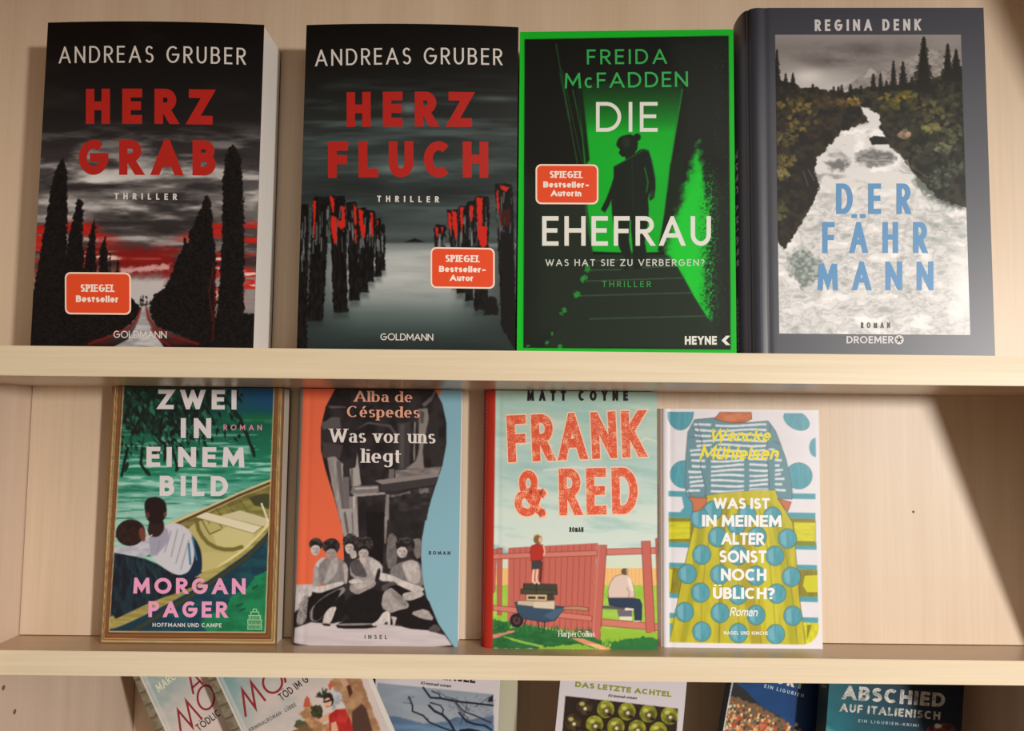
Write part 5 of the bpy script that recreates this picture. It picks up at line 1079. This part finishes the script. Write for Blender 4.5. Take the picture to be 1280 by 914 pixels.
def paint_crime_front():
    c, A, B = crime_base(253, 0, 0)
    c.poly([(372,920),(380,900),(374,893),(382,884),(384,872),(389,879),(392,890),(400,896),(404,906),(420,900),(430,960),(380,980)], (196,152,112), soft=1.2, rag=2, col2=(160,118,84), texs=(5,4))
    c.poly([(379,884),(381,874),(384,870),(387,874),(388,884)], (190,92,66), soft=1)
    c.poly([(412,852),(420,846),(436,843),(450,843),(463,882),(475,910),(475,980),(432,980),(430,880),(420,866)], (156,116,84), soft=1.2, rag=1.5, col2=(186,146,108), texs=(9,7))
    c.poly([(433,858),(438,856),(441,866),(437,872)], (84,48,36), soft=1); c.poly([(424,850),(430,846),(436,856),(430,860)], (196,160,126), soft=1)
    c.poly([(440,890),(452,880),(458,886),(470,930),(470,980),(440,980)], (84,58,50), soft=2)
    c.poly([(410,856),(416,850),(416,858),(412,864)], (196,92,70), soft=1)
    r = random.Random(4)
    for _ in range(26):
        a = R(r.uniform(180, 350)); c.line([(404,872),(404+math.cos(a)*r.uniform(6,11),872+math.sin(a)*r.uniform(6,12))], (44,58,44), 1.3, soft=1)
    c.ell(396, 890, 8.5, 9, (70,72,48), rag=3, ragscale=4, col2=(48,50,34), texs=(3,3)); c.ell(376, 906, 8, 6, (84,86,56), rag=3); c.poly([(366,914),(380,906),(392,912),(392,930),(366,930)], (120,92,64), soft=2, rag=2)
    c.poly([(398,900),(406,894),(414,890),(418,894),(408,902),(400,904)], (214,166,136), soft=1)
    c.ell(411, 875, 6.4, 9, (52,38,34)); c.ell(409.5, 879, 5, 6.6, (222,180,152), rot=10); c.line([(405,877.5),(409,877)], (24,20,22), 2.2); c.line([(410.5,876.5),(414,874.5)], (24,20,22), 2.2); c.line([(408,883.5),(411,883)], (176,52,46), 1.0)
    c.poly([(414,866),(420,862),(427,867),(428,876),(422,882),(417,888),(414,886),(418,876)], (196,198,202), soft=1, col2=(150,154,164), texs=(3,3)); c.poly([(422,882),(430,880),(434,890),(428,892)], (204,204,206), soft=1)
    c.poly([(411,894),(420,887),(432,886),(438,900),(446,930),(446,990),(408,990),(412,920)], (196,58,52), soft=1.2, col2=(168,40,40), texs=(6,10)); c.poly([(414,904),(420,902),(424,918),(424,960),(414,960)], (216,168,140), soft=1)
    return c
def paint_lake():
    c = Canvas(455, 780, 660, 1120, (208, 200, 204), 1.2)
    P = [(471.6,853.7),(617,868.2),(613,1080),(468,1070)]
    c.poly(P, (138,150,164), soft=.9); ins = Canvas(455, 780, 660, 1120, (0,0,0), 1.2); ins.poly(P, (1,1,1), soft=.9); m = ins.a[..., 0]
    n = fbm(c.U, c.V, 60, 12, 91, 4); c.blend(m*np.clip((c.V-855)/50, 0, 1)*.6, (160,166,172)); c.blend(m*np.clip((n-.5)*3, 0, 1)*.4, (176,180,186))
    c.poly([(466,893),(490,895),(510,899),(530,905),(560,902),(570,896),(590,900),(617,894),(617,930),(466,930)], (84,108,140), soft=2, rag=1, alpha=.9); c.poly([(466,904),(520,906),(617,908),(614,1080),(466,1080)], (92,124,154), soft=3, alpha=.9, col2=(110,140,166), texs=(30,3))
    q = lambda pts: [(x/5.565+450, y/5.565+830) for x, y in pts]
    def br(p, w, a=1): c.line(q(p), (26,30,44), w, soft=.9, alpha=a)
    br([(440,165),(490,235),(560,240),(700,265),(800,275),(925,290)], 2.3); br([(500,190),(550,210),(562,238)], 1.4); br([(562,238),(640,260)], 1.2); br([(480,290),(520,330),(575,355),(620,400),(670,490),(690,600)], 2.8); br([(490,270),(560,290),(580,320),(572,350)], 1.5)
    br([(340,230),(365,290),(365,330),(440,360),(480,405),(560,440),(640,467),(700,520)], 1.9); br([(300,270),(350,275)], .7, .6); br([(340,230),(330,250)], .7, .6); br([(350,240),(375,225)], .7, .6)
    br([(670,270),(720,330),(800,360),(910,410)], 1.5); br([(690,340),(740,400),(800,420),(870,430),(915,460)], 2.4); br([(640,240),(700,330),(750,380),(745,405)], 1.0, .8); br([(540,190),(600,230),(680,250),(760,330)], .8, .7); br([(700,420),(720,360),(745,300),(740,270)], .8, .7); br([(800,300),(860,260),(900,230)], .9, .7); br([(480,405),(470,380)], .9); br([(700,467),(760,460),(830,475)], 4)
    r = random.Random(2)
    for _ in range(46):
        x, y = r.uniform(610, 915), r.uniform(225, 400); a = r.uniform(0, 6.28); l = r.uniform(20, 60); br([(x,y),(x+l*math.cos(a),y+l*.5*math.sin(a))], .6, .4)
    c.poly(q([(895,240),(925,215),(925,265),(890,265)]), (30,32,44), soft=1)
    return c
def paint_bottles():
    c = Canvas(685, 780, 880, 1120, (206, 200, 204), 1.2)
    P = [(706.6,869.9),(847.6,885.9),(836,1080),(690,1065)]
    c.poly(P, (46,34,28), soft=.9)
    k = 0
    for row in range(9):
        for i in range(-1, 7):
            k += 1; x = 730.5+i*26.6-(row % 2)*14.5-row*2.4+(3 if row else 0); y = 884+i*2.7+row*19.2
            if not (P[0][0]-row*2+2 < x-8 and x+8 < P[1][0]-row*1.2+10): continue
            g = (158,160,52) if (i > 0 or row > 2) else (70,50,40)
            c.ell(x, y, 12.2, 12.6, (34,26,22)); c.ell(x, y, 11, 11.4, g, col2=tuple(v*.72 for v in g), texs=(5,5), seed=k)
            c.ell(x+2, y+3, 6.6, 6.6, (80,72,34), soft=3, alpha=.8); c.ell(x-3, y-4, 3.4, 2.6, (206,206,110), soft=2, alpha=.8); c.ell(x+1, y+2, 2.2, 2.2, (214,206,180), soft=1); c.ell(x+5, y+7, 3, 2, (40,26,24), soft=1.5)
    m = Canvas(685, 780, 880, 1120, (0,0,0), 1.2); m.poly(P, (1,1,1), soft=.9); m = m.a[..., :1]; c.a = c.a*m+np.array((206,200,204.))*(1-m)
    return c
def paint_village():
    c = Canvas(890, 780, 1090, 1120, (24, 66, 118), 1.2)
    c.blend(np.clip((c.U-980)/40, 0, 1), (20, 44, 82)); c.noise_mul(.12, 30, 12, 5)
    c.poly([(905,846),(918,852),(935,866),(952,884),(975,895),(1000,920),(1010,1000),(890,1000),(890,850)], (40,42,44), soft=1.2, rag=1.5)
    c.poly([(908,868),(922,872),(950,884),(978,898),(998,925),(1010,1010),(890,1010),(890,880)], (120,92,66), soft=2, rag=3)
    r = random.Random(6); pal = ((206,120,70),(196,84,58),(222,176,110),(86,132,130),(214,196,168),(150,96,64),(64,96,70),(230,206,150),(70,60,54))
    for _ in range(1500):
        x = r.uniform(898, 1006); y = 872+abs(r.gauss(0, 1))*26+max(0, x-922)*.42+r.uniform(0, 60)
        s = 0.7+max(0, y-870)*.012+r.random()*.5; col = pal[r.randrange(9)]; c.poly([(x-s,y-s*1.3),(x+s,y-s*1.3),(x+s,y+s*1.3),(x-s,y+s*1.3)], col, soft=.8); 
        if r.random() < .5: c.poly([(x-s,y-s*1.3),(x+s,y-s*1.3),(x,y-s*1.9)], (168,72,48), soft=.8)
    c.line([(917,846),(904,914),(890,985)], (206,214,220), 1.5)
    return c
def paint_teal():
    c = Canvas(1015, 780, 1225, 1120, (24, 40, 56), 1.2)
    t = np.clip((1150-c.U)/130+(c.V-860)/120*.5, 0, 1)[..., None]; c.a = np.array((24,34,50.))*(1-t)+np.array((28,98,108.))*t; c.noise_mul(.12, 25, 25, 4)
    c.poly([(1020,912),(1034,908),(1048,918),(1060,940),(1020,960)], (84,150,146), soft=6, alpha=.7)
    c.poly([(1152,918),(1160,908),(1176,904),(1190,906),(1200,920),(1200,980),(1150,980)], (120,66,50), soft=1.5, rag=3, ragscale=4, col2=(60,40,40), texs=(3,3)); c.ell(1172, 908, 5, 3, (190,180,170), rag=2)
    return c
HC = ink((190, 178, 160), 0.45)
def low(name, label, u, v, w, Y, h, t, ang, yaw=0.0, grp=LOW):
    return Book('paperback', label, u, v, 0, 0, f3+Y, h, t, grp, ang=R(ang), yaw=R(yaw), base_z=SZ(3)+0.0004, width=w)
# two crime novels leaning over to the left
b9 = low('paperback', 'leaning holiday crime paperback at far left of the bottom shelf, behind its neighbour', 290, 914, 0.144, 0.0265, 0.212, 0.0150, -25)
b9.paperback(HC, HC); b9.grid(paint_crime_back(), 1.0)
brush(b9, 'title', [[(226,914.5),(222.5,888),(240.5,909),(233,876.5),(252.5,899)], [(257.5+10.5*math.cos(a)-5*math.sin(a)*0, 872+15*math.sin(a)) for a in np.linspace(0, math.tau, 25)], [(241.8,867.5),(236,838)], [(238,838),(253.5,855.8)], [(240.5,860),(250.5,851)]], 2.7, DR)
tx(b9, 'author_name', [('MARC', (199.0,866), (221,848), 10.5)], (216, 220, 188), t=.17, wid=.7, track=.12, shear=.2)
tx(b9, 'subtitle', [('TöDLIC'.replace('ö', 'Ö'), (249,914.5), (277,893.5), 9)], (66, 50, 50), t=.17, wid=.75, track=.12)
b10 = low('paperback', 'leaning holiday crime paperback with a woman in red, in front on the bottom shelf', 387, 914, 0.1455, 0.0060, 0.212, 0.0185, -25)
b10.paperback(HC, HC); b10.grid(paint_crime_front(), 1.2)
brush(b10, 'title', [[(307.3,895.6),(303,862.7),(319.3,885),(314,853.2),(331.6,875.8)], [(340.8+12*math.cos(a), 853+13.2*math.sin(a)) for a in np.linspace(0, math.tau, 25)], [(357,853),(352,826)], [(354,842),(364,846)]], 2.9, DR)
tx(b10, 'subtitle', [('TÖD IM GRAB'[:8], (352.5,876.4), (387,851.5), 9.5)], (66, 44, 44), t=.17, wid=.75, track=.12)
tx(b10, 'publisher_name', [('KRIMINALROMAN · LÜBBE', (313,915.5), (370.9,882.6), 5)], (84, 74, 74), t=.17, wid=.8, track=.22)
# lake novel and a second copy behind it
b11 = low('paperback', 'white lake crime paperback with bare branches against blue water, on the bottom shelf', 543, 914, 0.1310, 0.0430, 0.2320, 0.0150, 2.0, yaw=-4.0)
b11.paperback(ink((212, 206, 204), .45), ink((206, 200, 198), .45)); b11.grid(paint_lake(), 1.2)
tx(b11, 'title', [('BODENSEE', (522,846.4), (594,854.4), 10.5)], (44, 42, 48), t=.27, wid=.9, track=.1)
tx(b11, 'subtitle', [('Kriminalroman', (525.5,855.6), (563.4,859.6), 3.9)], (60, 56, 60), t=.2, wid=.9, track=.08, shear=.25)
b11b = low('paperback', 'pale grey book mostly hidden behind the white lake crime paperback', 572, 914, 0.1270, 0.0640, 0.2315, 0.0145, 0.8)
b11b.paperback(ink((176, 172, 150), .5), ink((170, 166, 146), .5))
b12 = low('paperback', 'white paperback DAS LETZTE ACHTEL with green bottle ends, on the bottom shelf', 773.5, 914, 0.1275, 0.0090, 0.2250, 0.0200, 5.6)
b12.paperback(ink((212, 206, 204), .45), ink((140, 118, 92), .45)); b12.grid(paint_bottles(), 1.3)
tx(b12, 'title', [('DAS LETZTE ACHTEL', (718.7,858.8), (839,871.6), 6.9)], (140, 142, 52), t=.27, wid=.9, track=.12, space=.4)
tx(b12, 'subtitle', [('Kriminalroman', (760,871.2), (795.5,874.6), 3.7)], (60, 56, 60), t=.2, wid=.9, track=.08, shear=.25)
tx(b12, 'author_name', [('ROMAN KLEMENTOVIC'[:0]+'LUDWIG', (741,848.5), (812,855.5), 4)], (150, 140, 140), t=.12, wid=.9, track=.3) if False else None
b13 = low('paperback', 'blue paperback with a hillside village, left of the dark blue ABSCHIED book', 983, 914, 0.1280, 0.0240, 0.2120, 0.0165, 10.5)
b13.paperback(ink((30, 60, 96), .4), ink((28, 50, 80), .4)); b13.grid(paint_village(), 1.2)
tx(b13, 'title', [('ORT', (968,853.5), (1003,862.0), 13)], (214, 206, 192), t=.24, wid=.7, track=.25)
tx(b13, 'subtitle', [('EIN LIGURIEN', (955,859.5), (1004,872), 4.4)], (176, 196, 208), t=.17, wid=.75, track=.4, space=.6)
b14 = low('paperback', 'dark blue paperback ABSCHIED AUF ITALIENISCH, rightmost on the bottom shelf', 1118, 914, 0.1450, 0.0015, 0.2120, 0.0185, 5.6, yaw=7.0)
b14.paperback(ink((34, 50, 62), .4), ink((44, 62, 62), .4)); b14.grid(paint_teal(), 1.2)
WT = (198, 194, 184)
o = b14.printed('title', b14.text_px('ABSCHIED', (1052.5,874.2), (1180.5,884.4), 17.6, t=.23, wid=.72, track=.13) + b14.text_px('AUF ITALIENISCH', (1049.6,889.4), (1174.8,900.2), 10.2, t=.22, wid=.70, track=.16, space=.36), 0.00012, worn_ink(WT, (96, 108, 112), 1500.0, 0.52))
tx(b14, 'subtitle', [('EIN LIGURIEN-KRIMI', (1072.7,902.8), (1148,909), 3.7)], (150, 170, 176), t=.16, wid=.75, track=.4, space=.6)
b14.spine_prof = [(-b14.w/2-0.0001, 0), (-b14.w/2-0.0001, b14.t)]; b14.spine = [o for o in b14.root.children if o.name.startswith('spine')][0]
spine_text(b14, 'ABSCHIED', 0.172, 0.2095, 0.0095, 0.010, (140, 144, 134), t=.22, wid=.72, track=.13)
